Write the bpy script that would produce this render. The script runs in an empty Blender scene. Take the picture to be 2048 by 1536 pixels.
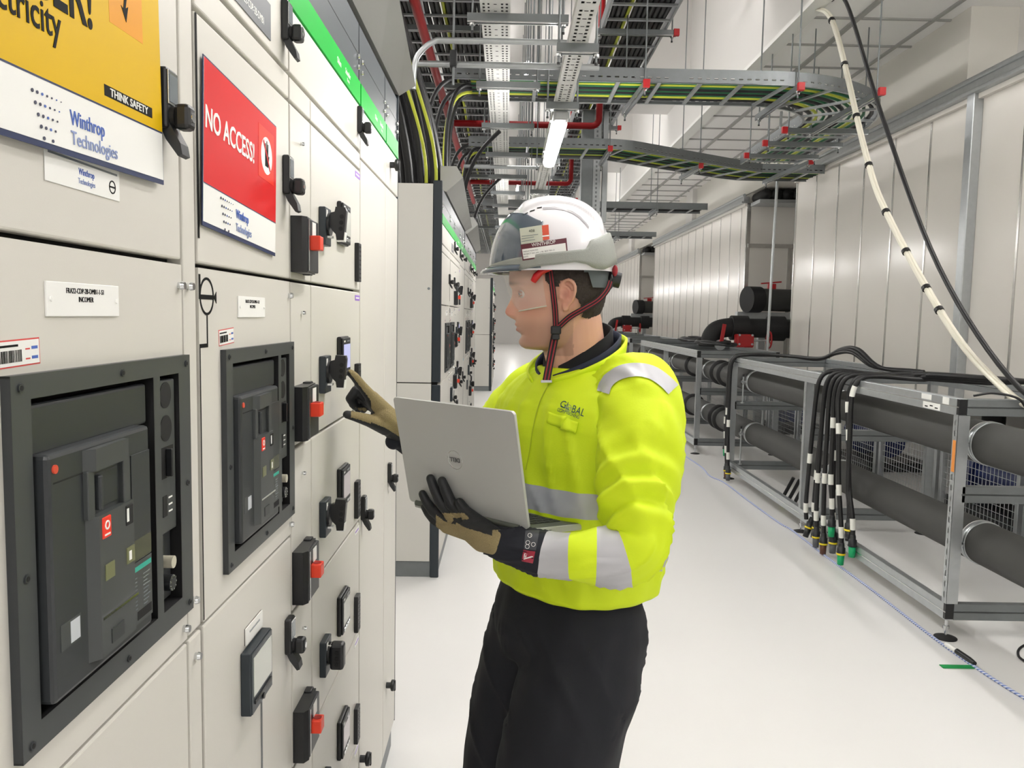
import bpy, bmesh, math, random
import numpy as np
from mathutils import Vector, Matrix, noise

random.seed(7)
S = bpy.context.scene
COL = S.collection
PI = math.pi

# ------------------------------------------------------------------ camera
FPX = 1600.0
def _cam():
    vy = np.array([1014.0 - 1024.0, 631.0 - 768.0, FPX]); vy /= np.linalg.norm(vy)
    dn = np.array([-359.0, 19332.0, FPX]); dn -= vy * dn.dot(vy); dn /= np.linalg.norm(dn)
    dx = np.cross(dn, vy)
    W = np.stack([dx, vy, -dn])
    m = Matrix(((W[0, 0], -W[0, 1], -W[0, 2], 0), (W[1, 0], -W[1, 1], -W[1, 2], 0),
                (W[2, 0], -W[2, 1], -W[2, 2], 0), (0, 0, 0, 1)))
    cd = bpy.data.cameras.new('camera'); co = bpy.data.objects.new('camera', cd)
    COL.objects.link(co)
    cd.sensor_fit = 'HORIZONTAL'; cd.sensor_width = 36.0; cd.lens = FPX / 2048 * 36.0
    cd.clip_start = 0.02; cd.clip_end = 200
    co.matrix_world = Matrix.Translation((0, 0, 1.60)) @ m
    S.camera = co
    return m.to_3x3()
VIEW = _cam()

# ------------------------------------------------------------------ world, exposure
S.view_settings.view_transform = 'Standard'
S.view_settings.look = 'None'
S.view_settings.gamma = 1.0
S.view_settings.use_curve_mapping = False
S.view_settings.exposure = 0.27
wd = bpy.data.worlds.new('world'); S.world = wd; wd.use_nodes = True
bg = wd.node_tree.nodes['Background']
bg.inputs[0].default_value = (1.0, 0.985, 0.96, 1); bg.inputs[1].default_value = 0.5

def area(name, loc, sx, sy, power, rot=(0, 0, 0), col=(1, 0.985, 0.955)):
    l = bpy.data.lights.new(name, 'AREA'); l.shape = 'RECTANGLE'; l.size = sx; l.size_y = sy
    l.energy = power; l.color = col
    o = bpy.data.objects.new(name, l); COL.objects.link(o); o.location = loc; o.rotation_euler = rot
    return o

# ------------------------------------------------------------------ materials
def lin(c):
    return tuple((v / 12.92 if v <= 0.04045 else ((v + 0.055) / 1.055) ** 2.4) for v in [x / 255.0 for x in c])

MATS = {}
def mat(name, rgb, rough=0.5, metal=0.0, var=0.0, vscale=6.0, bump=0.0, bscale=60.0, spec=0.5,
        emit=None, estr=0.0, alpha=1.0, trans=0.0, coat=0.0, stretch=None, ior=None):
    if name in MATS: return MATS[name]
    m = bpy.data.materials.new(name); m.use_nodes = True
    nt = m.node_tree; b = nt.nodes['Principled BSDF']
    c = lin(rgb) + (1,)
    b.inputs['Base Color'].default_value = c
    b.inputs['Roughness'].default_value = rough; b.inputs['Metallic'].default_value = metal
    b.inputs['Specular IOR Level'].default_value = spec
    if coat: b.inputs['Coat Weight'].default_value = coat; b.inputs['Coat Roughness'].default_value = 0.08
    if emit is not None:
        b.inputs['Emission Color'].default_value = lin(emit) + (1,); b.inputs['Emission Strength'].default_value = estr
    if trans: b.inputs['Transmission Weight'].default_value = trans
    if ior: b.inputs['IOR'].default_value = ior
    if alpha < 1: b.inputs['Alpha'].default_value = alpha
    if var or bump:
        tc = nt.nodes.new('ShaderNodeTexCoord'); mp = nt.nodes.new('ShaderNodeMapping')
        nt.links.new(tc.outputs['Object'], mp.inputs[0])
        if stretch: mp.inputs['Scale'].default_value = stretch
    if var:
        n = nt.nodes.new('ShaderNodeTexNoise'); n.inputs['Scale'].default_value = vscale
        n.inputs['Detail'].default_value = 4
        r = nt.nodes.new('ShaderNodeMapRange')
        r.inputs['To Min'].default_value = 1 - var; r.inputs['To Max'].default_value = 1 + var
        mx = nt.nodes.new('ShaderNodeMix'); mx.data_type = 'RGBA'; mx.blend_type = 'MULTIPLY'
        mx.inputs[0].default_value = 1; mx.inputs[6].default_value = c
        nt.links.new(mp.outputs[0], n.inputs['Vector']); nt.links.new(n.outputs['Fac'], r.inputs['Value'])
        nt.links.new(r.outputs[0], mx.inputs[7]); nt.links.new(mx.outputs[2], b.inputs['Base Color'])
    if bump:
        n2 = nt.nodes.new('ShaderNodeTexNoise'); n2.inputs['Scale'].default_value = bscale
        n2.inputs['Detail'].default_value = 3
        bp = nt.nodes.new('ShaderNodeBump'); bp.inputs['Strength'].default_value = bump
        bp.inputs['Distance'].default_value = 0.002
        nt.links.new(mp.outputs[0], n2.inputs['Vector']); nt.links.new(n2.outputs['Fac'], bp.inputs['Height'])
        nt.links.new(bp.outputs[0], b.inputs['Normal'])
    MATS[name] = m
    return m

PAINT = mat('cabinet paint', (208, 205, 197), 0.40, var=0.025, vscale=3, bump=0.05, bscale=900)
PAINT2 = mat('cabinet side paint', (208, 206, 199), 0.42, var=0.02, vscale=2)
GAP = mat('cabinet inside dark', (14, 14, 16), 0.8)
DKGREY = mat('dark grey steel', (70, 74, 78), 0.4, var=0.04)
POSTDK = mat('corner post steel', (36, 44, 50), 0.42, var=0.03)
BLACK = mat('black plastic', (24, 25, 27), 0.38)
BLACKM = mat('black moulded plastic', (34, 36, 38), 0.42)
CHAR = mat('charcoal bezel', (64, 67, 67), 0.42, var=0.04, vscale=20)
CHAR2 = mat('charcoal cover', (47, 50, 52), 0.40, var=0.04, vscale=15)
HOLE = mat('deep black', (6, 6, 8), 0.7)
RED = mat('red lever', (226, 62, 34), 0.4)
GREEN = mat('green stripe', (0, 160, 50), 0.45, spec=.2, var=0.04, vscale=8)
CHROME = mat('chrome', (215, 217, 218), 0.18, metal=1.0)
GALV = mat('galvanised steel', (182, 186, 188), 0.36, metal=0.75, var=0.10, vscale=25)
GALVD = mat('dull galvanised steel', (128, 132, 134), 0.45, metal=0.65, var=0.10, vscale=20)
WHITEP = mat('white plastic', (238, 238, 234), 0.4)
LABEL = mat('label white', (236, 236, 232), 0.5)
GLASSG = mat('grey window', (126, 132, 136), 0.12)
SCREEN = mat('meter screen', (196, 198, 190), 0.2)
SCREENL = mat('lit meter screen', (150, 152, 190), 0.2, emit=(190, 192, 235), estr=0.55)
SCREENP = mat('pale pink meter screen', (205, 196, 202), 0.2)
YEL = mat('sign yellow', (212, 172, 0), 0.5, var=0.03, spec=.2)
NAVY = mat('sign navy', (30, 44, 84), 0.4)
INK = mat('black ink', (16, 16, 16), 0.7, spec=.15)
BLUEINK = mat('blue ink', (70, 100, 178), 0.6)
BLUEINK2 = mat('pale blue ink', (136, 150, 192), 0.6)
SIGNRED = mat('sign red', (206, 24, 28), 0.45, var=0.03, spec=.2)
REDPLATE = mat('sign red plate', (226, 54, 38), 0.45, spec=.2)
ORANGE = mat('sign amber plate', (220, 150, 30), 0.45, var=0.06, vscale=12, spec=.2)
PURPLE = mat('purple label', (150, 112, 200), 0.5)
TEAL = mat('teal print', (52, 160, 140), 0.5)
OLIVE = mat('indicator window', (110, 112, 80), 0.3)

# ------------------------------------------------------------------ mesh builder
class MB:
    def __init__(s): s.bm = bmesh.new(); s.mats = []
    def mi(s, m):
        if m not in s.mats: s.mats.append(m)
        return s.mats.index(m)
    def put(s, verts, faces, m, smooth=False):
        vs = [s.bm.verts.new(v) for v in verts]; k = s.mi(m)
        for f in faces:
            try:
                fc = s.bm.faces.new([vs[i] for i in f])
            except ValueError:
                continue
            fc.material_index = k; fc.smooth = smooth
        return s
    def box(s, lo, hi, m, bev=0.0, M=None):
        x0, y0, z0 = [min(a, b) for a, b in zip(lo, hi)]; x1, y1, z1 = [max(a, b) for a, b in zip(lo, hi)]
        if bev > 0:
            t = bmesh.new()
            bmesh.ops.create_cube(t, size=1)
            for v in t.verts:
                v.co = Vector((x0 + (v.co.x + .5) * (x1 - x0), y0 + (v.co.y + .5) * (y1 - y0), z0 + (v.co.z + .5) * (z1 - z0)))
            bmesh.ops.bevel(t, geom=list(t.edges), offset=min(bev, (x1 - x0) * .45, (y1 - y0) * .45, (z1 - z0) * .45), segments=2, profile=0.5, affect='EDGES')
            t.verts.index_update()
            vs = [v.co.copy() for v in t.verts]; fs = [[v.index for v in f.verts] for f in t.faces]; t.free()
        else:
            vs = [Vector(p) for p in ((x0, y0, z0), (x1, y0, z0), (x1, y1, z0), (x0, y1, z0), (x0, y0, z1), (x1, y0, z1), (x1, y1, z1), (x0, y1, z1))]
            fs = [(0, 3, 2, 1), (4, 5, 6, 7), (0, 1, 5, 4), (1, 2, 6, 5), (2, 3, 7, 6), (3, 0, 4, 7)]
        if M is not None: vs = [M @ v for v in vs]
        return s.put(vs, fs, m)
    def bar(s, p0, p1, w, h, m, up=(0, 0, 1), bev=0.0):
        p0 = Vector(p0); p1 = Vector(p1); d = p1 - p0; L = d.length; d.normalize()
        u = Vector(up)
        if abs(d.dot(u)) > .98: u = Vector((1, 0, 0))
        sd = d.cross(u).normalized(); u = sd.cross(d).normalized()
        M = Matrix((( d.x, sd.x, u.x, p0.x), (d.y, sd.y, u.y, p0.y), (d.z, sd.z, u.z, p0.z), (0, 0, 0, 1)))
        return s.box((0, -w / 2, -h / 2), (L, w / 2, h / 2), m, bev, M)
    def cyl(s, p0, p1, r, m, n=16, r2=None, caps=True, smooth=True):
        p0 = Vector(p0); p1 = Vector(p1); d = (p1 - p0).normalized()
        a = d.orthogonal().normalized(); b = d.cross(a); r2 = r if r2 is None else r2
        vs = []
        for p, rr in ((p0, r), (p1, r2)):
            for i in range(n):
                t = 2 * PI * i / n; vs.append(p + a * (rr * math.cos(t)) + b * (rr * math.sin(t)))
        s.put(vs, [(i, (i + 1) % n, n + (i + 1) % n, n + i) for i in range(n)], m, smooth)
        if caps:
            s.put(vs[:n], [tuple(range(n - 1, -1, -1))], m); s.put(vs[n:], [tuple(range(n))], m)
        return s
    def tube(s, pts, r, m, n=8, caps=True, closed=False):
        pts = [Vector(p) for p in pts]; N = len(pts)
        rs = r if isinstance(r, (list, tuple)) else [r] * N
        tan = []
        for i in range(N):
            if closed: a, b = pts[(i - 1) % N], pts[(i + 1) % N]
            else: a, b = pts[max(i - 1, 0)], pts[min(i + 1, N - 1)]
            t = b - a
            tan.append(t.normalized() if t.length > 1e-9 else Vector((0, 0, 1)))
        nrm = tan[0].orthogonal().normalized(); vs = []
        for i in range(N):
            nrm = nrm - tan[i] * nrm.dot(tan[i])
            nrm = nrm.normalized() if nrm.length > 1e-6 else tan[i].orthogonal().normalized()
            bn = tan[i].cross(nrm)
            for k in range(n):
                t = 2 * PI * k / n; vs.append(pts[i] + nrm * (rs[i] * math.cos(t)) + bn * (rs[i] * math.sin(t)))
        fs = []
        for i in range(N if closed else N - 1):
            j = (i + 1) % N
            for k in range(n): fs.append((i * n + k, i * n + (k + 1) % n, j * n + (k + 1) % n, j * n + k))
        s.put(vs, fs, m, True)
        if caps and not closed:
            s.put(vs[:n], [tuple(range(n - 1, -1, -1))], m); s.put(vs[-n:], [tuple(range(n))], m)
        return s
    def prism(s, poly, org, ux, uy, h, m, smooth=False):
        org = Vector(org); ux = Vector(ux); uy = Vector(uy); nz = ux.cross(uy).normalized()
        n = len(poly); base = [org + ux * a + uy * b for a, b in poly]; top = [p + nz * h for p in base]
        s.put(base, [tuple(range(n - 1, -1, -1))], m); s.put(top, [tuple(range(n))], m)
        return s.put(base + top, [(i, (i + 1) % n, n + (i + 1) % n, n + i) for i in range(n)], m, smooth)
    def lathe(s, prof, org, axis, m, n=24, smooth=True):
        org = Vector(org); d = Vector(axis).normalized(); a = d.orthogonal().normalized(); b = d.cross(a); vs = []
        for rr, h in prof:
            for i in range(n):
                t = 2 * PI * i / n; vs.append(org + d * h + a * (rr * math.cos(t)) + b * (rr * math.sin(t)))
        fs = []
        for k in range(len(prof) - 1):
            for i in range(n): fs.append((k * n + i, k * n + (i + 1) % n, (k + 1) * n + (i + 1) % n, (k + 1) * n + i))
        return s.put(vs, fs, m, smooth)
    def ellip(s, c, r, m, nu=16, nv=10, M=None):
        c = Vector(c); vs = []
        for j in range(nv + 1):
            ph = -PI / 2 + PI * j / nv
            for i in range(nu):
                t = 2 * PI * i / nu
                v = Vector((r[0] * math.cos(ph) * math.cos(t), r[1] * math.cos(ph) * math.sin(t), r[2] * math.sin(ph)))
                vs.append(c + ((M @ v) if M else v))
        fs = [(j * nu + i, j * nu + (i + 1) % nu, (j + 1) * nu + (i + 1) % nu, (j + 1) * nu + i) for j in range(nv) for i in range(nu)]
        return s.put(vs, fs, m, True)
    def grid(s, us, vs_, holes, org, ux, uy, m, th=0.0):
        """sheet with real cut-outs: us, vs_ are cut lines, holes a set of (i, j) cells left open"""
        org = Vector(org); ux = Vector(ux); uy = Vector(uy); nz = ux.cross(uy).normalized()
        for off, flip in ((0.0, False), (th, True)) if th else ((0.0, False),):
            idx = {}; V = []; F = []
            def vid(i, j):
                if (i, j) not in idx:
                    idx[(i, j)] = len(V); V.append(org + ux * us[i] + uy * vs_[j] - nz * off)
                return idx[(i, j)]
            for i in range(len(us) - 1):
                for j in range(len(vs_) - 1):
                    if (i, j) in holes: continue
                    q = (vid(i, j), vid(i + 1, j), vid(i + 1, j + 1), vid(i, j + 1))
                    F.append(q[::-1] if flip else q)
            s.put(V, F, m)
        return s
    def text(s, txt, size, org, ux, uy, m, depth=0.0004, align='CENTER', wx=1.0, bold=0.0):
        me = text_mesh(txt, align, bold); ux = Vector(ux); uy = Vector(uy); nz = ux.cross(uy).normalized(); org = Vector(org)
        vs = [org + ux * (v[0] * size * wx) + uy * (v[1] * size) + nz * (depth if v[2] > 0 else -0.0001) for v in me[0]]
        return s.put(vs, me[1], m)
    def build(s, name, parent=None, M=None, clean=True):
        me = bpy.data.meshes.new(name)
        bmesh.ops.recalc_face_normals(s.bm, faces=s.bm.faces)
        s.bm.to_mesh(me); s.bm.free()
        for m in s.mats: me.materials.append(m)
        o = bpy.data.objects.new(name, me); COL.objects.link(o)
        if parent is not None:
            o.parent = parent
            me.transform(Matrix.Translation(-world_loc(parent)))
        return o

def world_loc(o):
    p = Vector((0, 0, 0))
    while o is not None:
        p = p + Vector(o.location); o = o.parent
    return p

_TX = {}
def text_mesh(txt, align, bold=0.0):
    k = (txt, align, bold)
    if k not in _TX:
        c = bpy.data.curves.new('tmp', 'FONT'); c.body = txt; c.align_x = align; c.extrude = 0.01; c.offset = bold; c.resolution_u = 3
        o = bpy.data.objects.new('tmp', c); COL.objects.link(o)
        dg = bpy.context.evaluated_depsgraph_get(); dg.update()
        me = bpy.data.meshes.new_from_object(o.evaluated_get(dg))
        _TX[k] = ([tuple(v.co) for v in me.vertices], [tuple(p.vertices) for p in me.polygons])
        bpy.data.meshes.remove(me); bpy.data.objects.remove(o); bpy.data.curves.remove(c)
    return _TX[k]

def tag(o, label=None, cat=None, group=None, kind=None):
    if label: o['label'] = label
    if cat: o['category'] = cat
    if group: o['group'] = group
    if kind: o['kind'] = kind
    return o
def thing(name, loc, label, cat, group=None):
    o = bpy.data.objects.new(name, None); COL.objects.link(o); o.location = loc; o.empty_display_size = 0.1
    return tag(o, label, cat, group)
def struct(name, mb):
    return tag(mb.build(name), kind='structure')
def kids(o): return [c for c in bpy.data.objects if c.parent is o]
def copy_tree(o, parent=None, table=None):
    if table is None:
        table = {}
        for c in bpy.data.objects:
            if c.parent: table.setdefault(c.parent.name, []).append(c)
    c = o.copy(); COL.objects.link(c)
    c.parent = parent
    for ch in table.get(o.name, []): copy_tree(ch, c, table)
    return c
def bez(p0, p1, p2, p3, n=12):
    p0, p1, p2, p3 = map(Vector, (p0, p1, p2, p3)); out = []
    for i in range(n + 1):
        t = i / n; u = 1 - t
        out.append(p0 * u**3 + p1 * 3 * u * u * t + p2 * 3 * u * t * t + p3 * t**3)
    return out
def smoothpath(pts, n=8):
    """Catmull-Rom through the points"""
    P = [Vector(p) for p in pts]; P = [P[0] * 2 - P[1]] + P + [P[-1] * 2 - P[-2]]; out = []
    for i in range(1, len(P) - 2):
        a, b, c, d = P[i - 1:i + 3]
        for k in range(n):
            t = k / n
            out.append(0.5 * ((2 * b) + (c - a) * t + (2 * a - 5 * b + 4 * c - d) * t * t + (3 * b - a - 3 * c + d) * t**3))
    out.append(P[-2].copy())
    return out
X3, Y3, Z3 = Vector((1, 0, 0)), Vector((0, 1, 0)), Vector((0, 0, 1))
# ------------------------------------------------------------------ the room
FLOOR = mat('white epoxy floor', (233, 232, 230), 0.27, var=0.03, vscale=1.2, spec=0.5)
WALLP = mat('cream wall panel', (220, 216, 209), 0.20, spec=.32, var=0.02, vscale=1.5)
WALLW = mat('white wall', (230, 228, 225), 0.6, var=0.02, vscale=1.0)
CEILT = mat('ceiling tile', (252, 251, 249), 0.8, var=0.02, vscale=2.0)
TBAR = mat('ceiling t bar', (172, 172, 170), 0.45, metal=0.2)
SEAM = mat('bright seam strip', (205, 205, 202), 0.2, metal=0.9)

b = MB(); b.box((-6, -6, -0.2), (9, 46, 0), FLOOR); struct('floor', b)
b = MB(); b.box((-6, -6, 6.0), (2.45, 46, 6.2), WALLW)
struct('ceiling', b)
# lowered tiled ceiling along the right side, with its grid
b = MB(); b.box((2.45, -6, 4.19), (9, 46, 4.25), CEILT)
for x, w in ((2.47, .05), (2.95, .045), (3.60, .03)):
    b.box((x - w / 2, -5.9, 4.17), (x + w / 2, 46, 4.192), TBAR)
y = 3.68 - .675 * 12
while y < 42:
    b.box((2.47, y - .012, 4.175), (3.75, y + .012, 4.192), TBAR); y += 0.675
struct('ceiling_right', b)
b = MB(); b.box((2.39, -5.9, 4.12), (2.45, 46, 6.0), WALLW); b.box((2.36, -5.9, 4.10), (2.50, 46, 4.14), WHITEP); struct('trim_1', b)
# stepped boxes on the raised soffit
b = MB()
for y0 in (6.2, 11.0, 16.0, 22.0):
    b.box((1.35, y0, 4.7), (2.39, y0 + 1.5, 6.0), WALLW)
struct('trim_2', b)
# bulkhead above the wall panels
FILM = mat('white plastic film', (222, 219, 211), 0.35, bump=0.5, bscale=3.0, stretch=(1, .25, 2.5))
b = MB(); b.box((3.75, 6.75, 3.57), (4.26, 46, 4.19), FILM); b.box((3.75, 6.75, 3.40), (4.26, 10.4, 3.57), FILM); b.box((3.78, 12.6, 3.40), (4.26, 20.2, 3.57), FILM); b.box((3.78, 22.7, 3.40), (4.26, 46, 3.57), FILM)
for y in (16.2, 24, 32): b.box((3.66, y, 3.40), (3.76, y + .55, 4.19), WALLW)
struct('trim_3', b)
b = MB(); b.box((4.15, 0, 3.3), (4.25, 6.75, 4.19), WALLW); struct('trim_4', b)
# panelled enclosures standing along the right side
def panel_wall(name, y0, y1, step, endf=True):
    b = MB()
    b.box((3.70, y0, 0.95), (5.6 if endf else 3.78, y1, 3.40), WALLP)
    y = y1 - step
    while y > y0 + 0.1:
        b.box((3.692, y - .011, 0.95), (3.705, y + .011, 3.36), SEAM); y -= step
    b.box((3.655, y0, 3.36), (3.70, y1, 3.40), WALLP, .004)
    b.box((3.60, y0, 3.40), (3.72, y1, 3.43), GALV, .004); b.box((3.63, y0, 3.43), (3.72, y1, 3.50), GALV, .006)
    b.cyl((3.64, y0, 3.52), (3.64, y1, 3.52), .025, GALV, 12)
    b.box((3.69, y0 - .004, .95), (3.75, y0 + .03, 3.4), SEAM); b.box((3.685, y1 - .02, .95), (3.71, y1 + .004, 3.4), SEAM)
    return struct(name, b)
panel_wall('wall_right', 2.0, 10.42, 0.652)
panel_wall('wall_right_middle', 12.55, 20.3, 0.62)
panel_wall('wall_right_far', 22.6, 31.0, 0.62)
panel_wall('wall_right_end', 33.0, 45.5, 0.62)
b = MB()
for ye in (12.55, 22.6, 33.0):
    b.box((3.72, ye - .03, 2.72), (5.6, ye, 2.78), SEAM); b.box((4.35, ye - .02, .95), (4.40, ye, 2.72), SEAM)
b.box((3.62, 6.40, 0.95), (3.70, 6.50, 3.42), GALV, .006)
struct('trim_5', b)
b = MB(); b.box((5.6, 2, 0), (5.75, 46, 4.2), WALLW); struct('wall_back_right', b)
b = MB(); b.box((-6, 45.5, 0), (9, 45.7, 6.2), WALLW); struct('wall_far', b)
b = MB(); b.box((-6, -6.2, 0), (9, -6, 6.2), WALLW); struct('wall_near', b)
b = MB(); b.box((-3.2, -6.0, 0), (-3.05, 46, 6.0), mat('grey left wall', (214, 212, 206), 0.6)); struct('wall_left', b)
b = MB(); b.box((8.8, -6, 0), (9, 46, 6.2), WALLW); struct('wall_outer_right', b)
# ------------------------------------------------------------------ switchgear cabinets along the left
XF = -0.39                      # plane of the cabinet doors
def P(p, y, z): return (XF + p, y, z)
def fbox(b, y0, y1, z0, z1, p0, p1, m, bev=0.0): return b.box((XF + p0, y0, z0), (XF + p1, y1, z1), m, bev)
def ftext(b, t, size, y, z, p, m, wx=1.0, align='CENTER', rot=0.0):
    c, s_ = math.cos(rot), math.sin(rot)
    return b.text(t, size, P(p, y, z), (0, c, s_), (0, -s_, c), m, 0.0004, align, wx)

def door(par, y0, y1, z0, z1, name='door', hole=None):
    b = MB()
    if hole:
        h0, h1, g0, g1 = hole
        fbox(b, y0, y1, z0, g0, -.02, 0, PAINT); fbox(b, y0, y1, g1, z1, -.02, 0, PAINT)
        fbox(b, y0, h0, g0, g1, -.02, 0, PAINT); fbox(b, h1, y1, g0, g1, -.02, 0, PAINT)
    else: fbox(b, y0, y1, z0, z1, -.02, 0, PAINT, .0025)
    return b.build(name, par)
def bolt(par, y, z, p=0.0, r=.0055, name='door_screw'):
    b = MB(); screw(b, y, z, p, r); return b.build(name, par)
def screw(b, y, z, p=0.0, r=.0055):
    b.cyl(P(p, y, z), P(p + .004, y, z), r * .8, CHROME, 10); b.cyl(P(p + .004, y, z), P(p + .008, y, z), r, CHROME, 10, r * .8)
def swing_handle(par, y, zt, s=1.0):
    b = MB()
    fbox(b, y, y + .030 * s, zt - .066 * s, zt, 0, .012, BLACK, .003)
    fbox(b, y + .002, y + .028 * s, zt - .040 * s, zt - .003, .012, .0132, CHROME, .0004)
    fbox(b, y + .005, y + .025 * s, zt - .037 * s, zt - .007, .0132, .0138, GLASSG)
    b.cyl(P(.010, y + .016 * s, zt - .052 * s), P(.017, y + .016 * s, zt - .052 * s), .012 * s, HOLE, 16)
    fbox(b, y + .005, y + .027 * s, zt - .066 * s, zt - .038 * s, .016, .034, BLACK, .005)
    b.cyl(P(.034, y + .016, zt - .052 * s), P(.0352, y + .016, zt - .052 * s), .0055, CHROME, 12)
    b.prism([(0, -.060), (.012, -.060), (.024, -.082), (.026, -.094), (.021, -.096), (.008, -.078)], P(0, y + .027 * s, zt), (1, 0, 0), (0, 0, 1), .022 * s, BLACKM)
    return b.build('handle', par)
def rotary_handle(par, y, zt, boxy=False):
    b = MB()
    fbox(b, y, y + .055, zt - .078, zt, 0, .014, POSTDK, .002)
    b.prism([(.014, -.02), (.0148, -.02), (.0148, -.005), (.014, -.005)], P(0, y + .02, zt), (1, 0, 0), (0, 0, 1), .012, LABEL)
    b.cyl(P(.012, y + .028, zt - .034), P(.019, y + .028, zt - .034), .024, BLACK, 24)
    if boxy:
        fbox(b, y + .014, y + .044, zt - .068, zt - .010, .018, .048, BLACK, .006)
        for k in range(3): b.cyl(P(.034, y + .0139, zt - .028 - .013 * k), P(.034, y + .0125, zt - .028 - .013 * k), .0048, HOLE, 12)
        fbox(b, y + .016, y + .034, zt - .016, zt - .012, .014, .030, LABEL)
    else:
        poly = [(.017, -.030), (.017, -.018), (.021, -.010), (.029, -.008), (.031, .002), (.051, .001), (.053, -.006), (.049, -.052), (.047, -.066), (.033, -.066), (.031, -.054), (.023, -.046)]
        b.prism(poly, P(0, y + .036, zt), (1, 0, 0), (0, 0, 1), .018, BLACK)
        b.prism([(.032, -.0665), (.048, -.0665), (.0495, -.050), (.051, -.050), (.0492, -.069), (.032, -.069)], P(0, y + .036, zt), (1, 0, 0), (0, 0, 1), .018, LABEL)
        for k in range(3): b.cyl(P(.044 - .001 * k, y + .0181, zt - .018 - .0125 * k), P(.044 - .001 * k, y + .0172, zt - .018 - .0125 * k), .0046, HOLE, 14)
        b.prism([(.012, -.062), (.024, -.062), (.024, -.058), (.012, -.058)], P(0, y + .036, zt), (1, 0, 0), (0, 0, 1), .018, LABEL)
    return b.build('rotary_handle', par)
def meter(par, y, zt, scr, w=.092, h=.096, name='display_panel'):
    b = MB()
    fbox(b, y, y + w, zt - h, zt, 0, .010, BLACK, .003)
    fbox(b, y + .003, y + w - .003, zt - h + .003, zt - .003, .010, .0145, BLACKM, .003)
    fbox(b, y + .010, y + w - .010, zt - h + .022, zt - .018, .0145, .0152, scr)
    for k in range(4): fbox(b, y + .014 + k * .017, y + .026 + k * .017, zt - h + .008, zt - h + .016, .0145, .0165, CHROME, .002)
    fbox(b, y + .012, y + .026, zt - .013, zt - .009, .0145, .0150, LABEL)
    fbox(b, y + .05, y + .078, zt - .013, zt - .009, .0145, .0150, GLASSG)
    return b.build(name, par)
def big_meter(par, y, zt):
    b = MB()
    fbox(b, y, y + .105, zt - .098, zt, 0, .016, POSTDK, .002)
    fbox(b, y + .002, y + .103, zt - .096, zt - .002, .016, .0175, DKGREY, .001)
    fbox(b, y + .008, y + .097, zt - .070, zt - .010, .0175, .0185, SCREEN)
    fbox(b, y + .010, y + .095, zt - .083, zt - .077, .0175, .020, BLACK, .001)
    b.cyl(P(.0175, y + .052, zt - .089), P(.0205, y + .052, zt - .089), .005, BLACK, 12)
    return b.build('power_meter', par)
def fuse_switch(par, y, zt):
    b = MB()
    b.prism([(0, 0), (.0, .1), (.020, .1), (.027, .012), (.020, 0)][::1], P(0, y, zt - .108), (1, 0, 0), (0, 1, 0), .100, BLACK)
    fbox(b, y + .016, y + .094, zt - .106, zt - .010, .018, .028, BLACKM, .002)
    fbox(b, y + .080, y + .103, zt - .110, zt - .005, 0, .015, BLACK, .002)
    fbox(b, y + .044, y + .070, zt - .040, zt - .014, .028, .0288, LABEL)
    fbox(b, y + .018, y + .021, zt - .104, zt - .012, .028, .0292, CHROME)
    return b.build('fuse_switch', par)
def red_lever(par, y, zt):
    b = MB()
    fbox(b, y + .030, y + .058, zt - .066, zt - .040, .020, .046, RED, .002)
    b.cyl(P(.036, y + .044, zt - .0402), P(.036, y + .044, zt - .0392), .008, mat('red lever hollow', (150, 20, 10), .5), 14)
    return b.build('red_lever', par)
def terminal_strip(par, y, zt):
    b = MB(); fbox(b, y, y + .036, zt - .098, zt, 0, .011, BLACK, .0015)
    for k in range(8):
        for q in range(2):
            fbox(b, y + .008 + q * .013, y + .017 + q * .013, zt - .092 + k * .0112, zt - .0845 + k * .0112, .011, .0113, CHAR, 0)
            b.cyl(P(.0113, y + .0125 + q * .013, zt - .088 + k * .0112), P(.0116, y + .0125 + q * .013, zt - .088 + k * .0112), .0022, HOLE, 8)
    return b.build('connector_strip', par)
def knob(par, y, z):
    b = MB(); b.cyl(P(0, y, z), P(.016, y, z), .010, BLACKM, 16); b.lathe([(0.0, .03), (.012, .03), (.019, .026), (.019, .018), (.012, .015)], P(0, y, z), (1, 0, 0), BLACK, 20)
    fbox(b, y - .005, y + .005, z - .018, z + .018, .026, .032, BLACK, .002)
    return b.build('knob', par)

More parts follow.
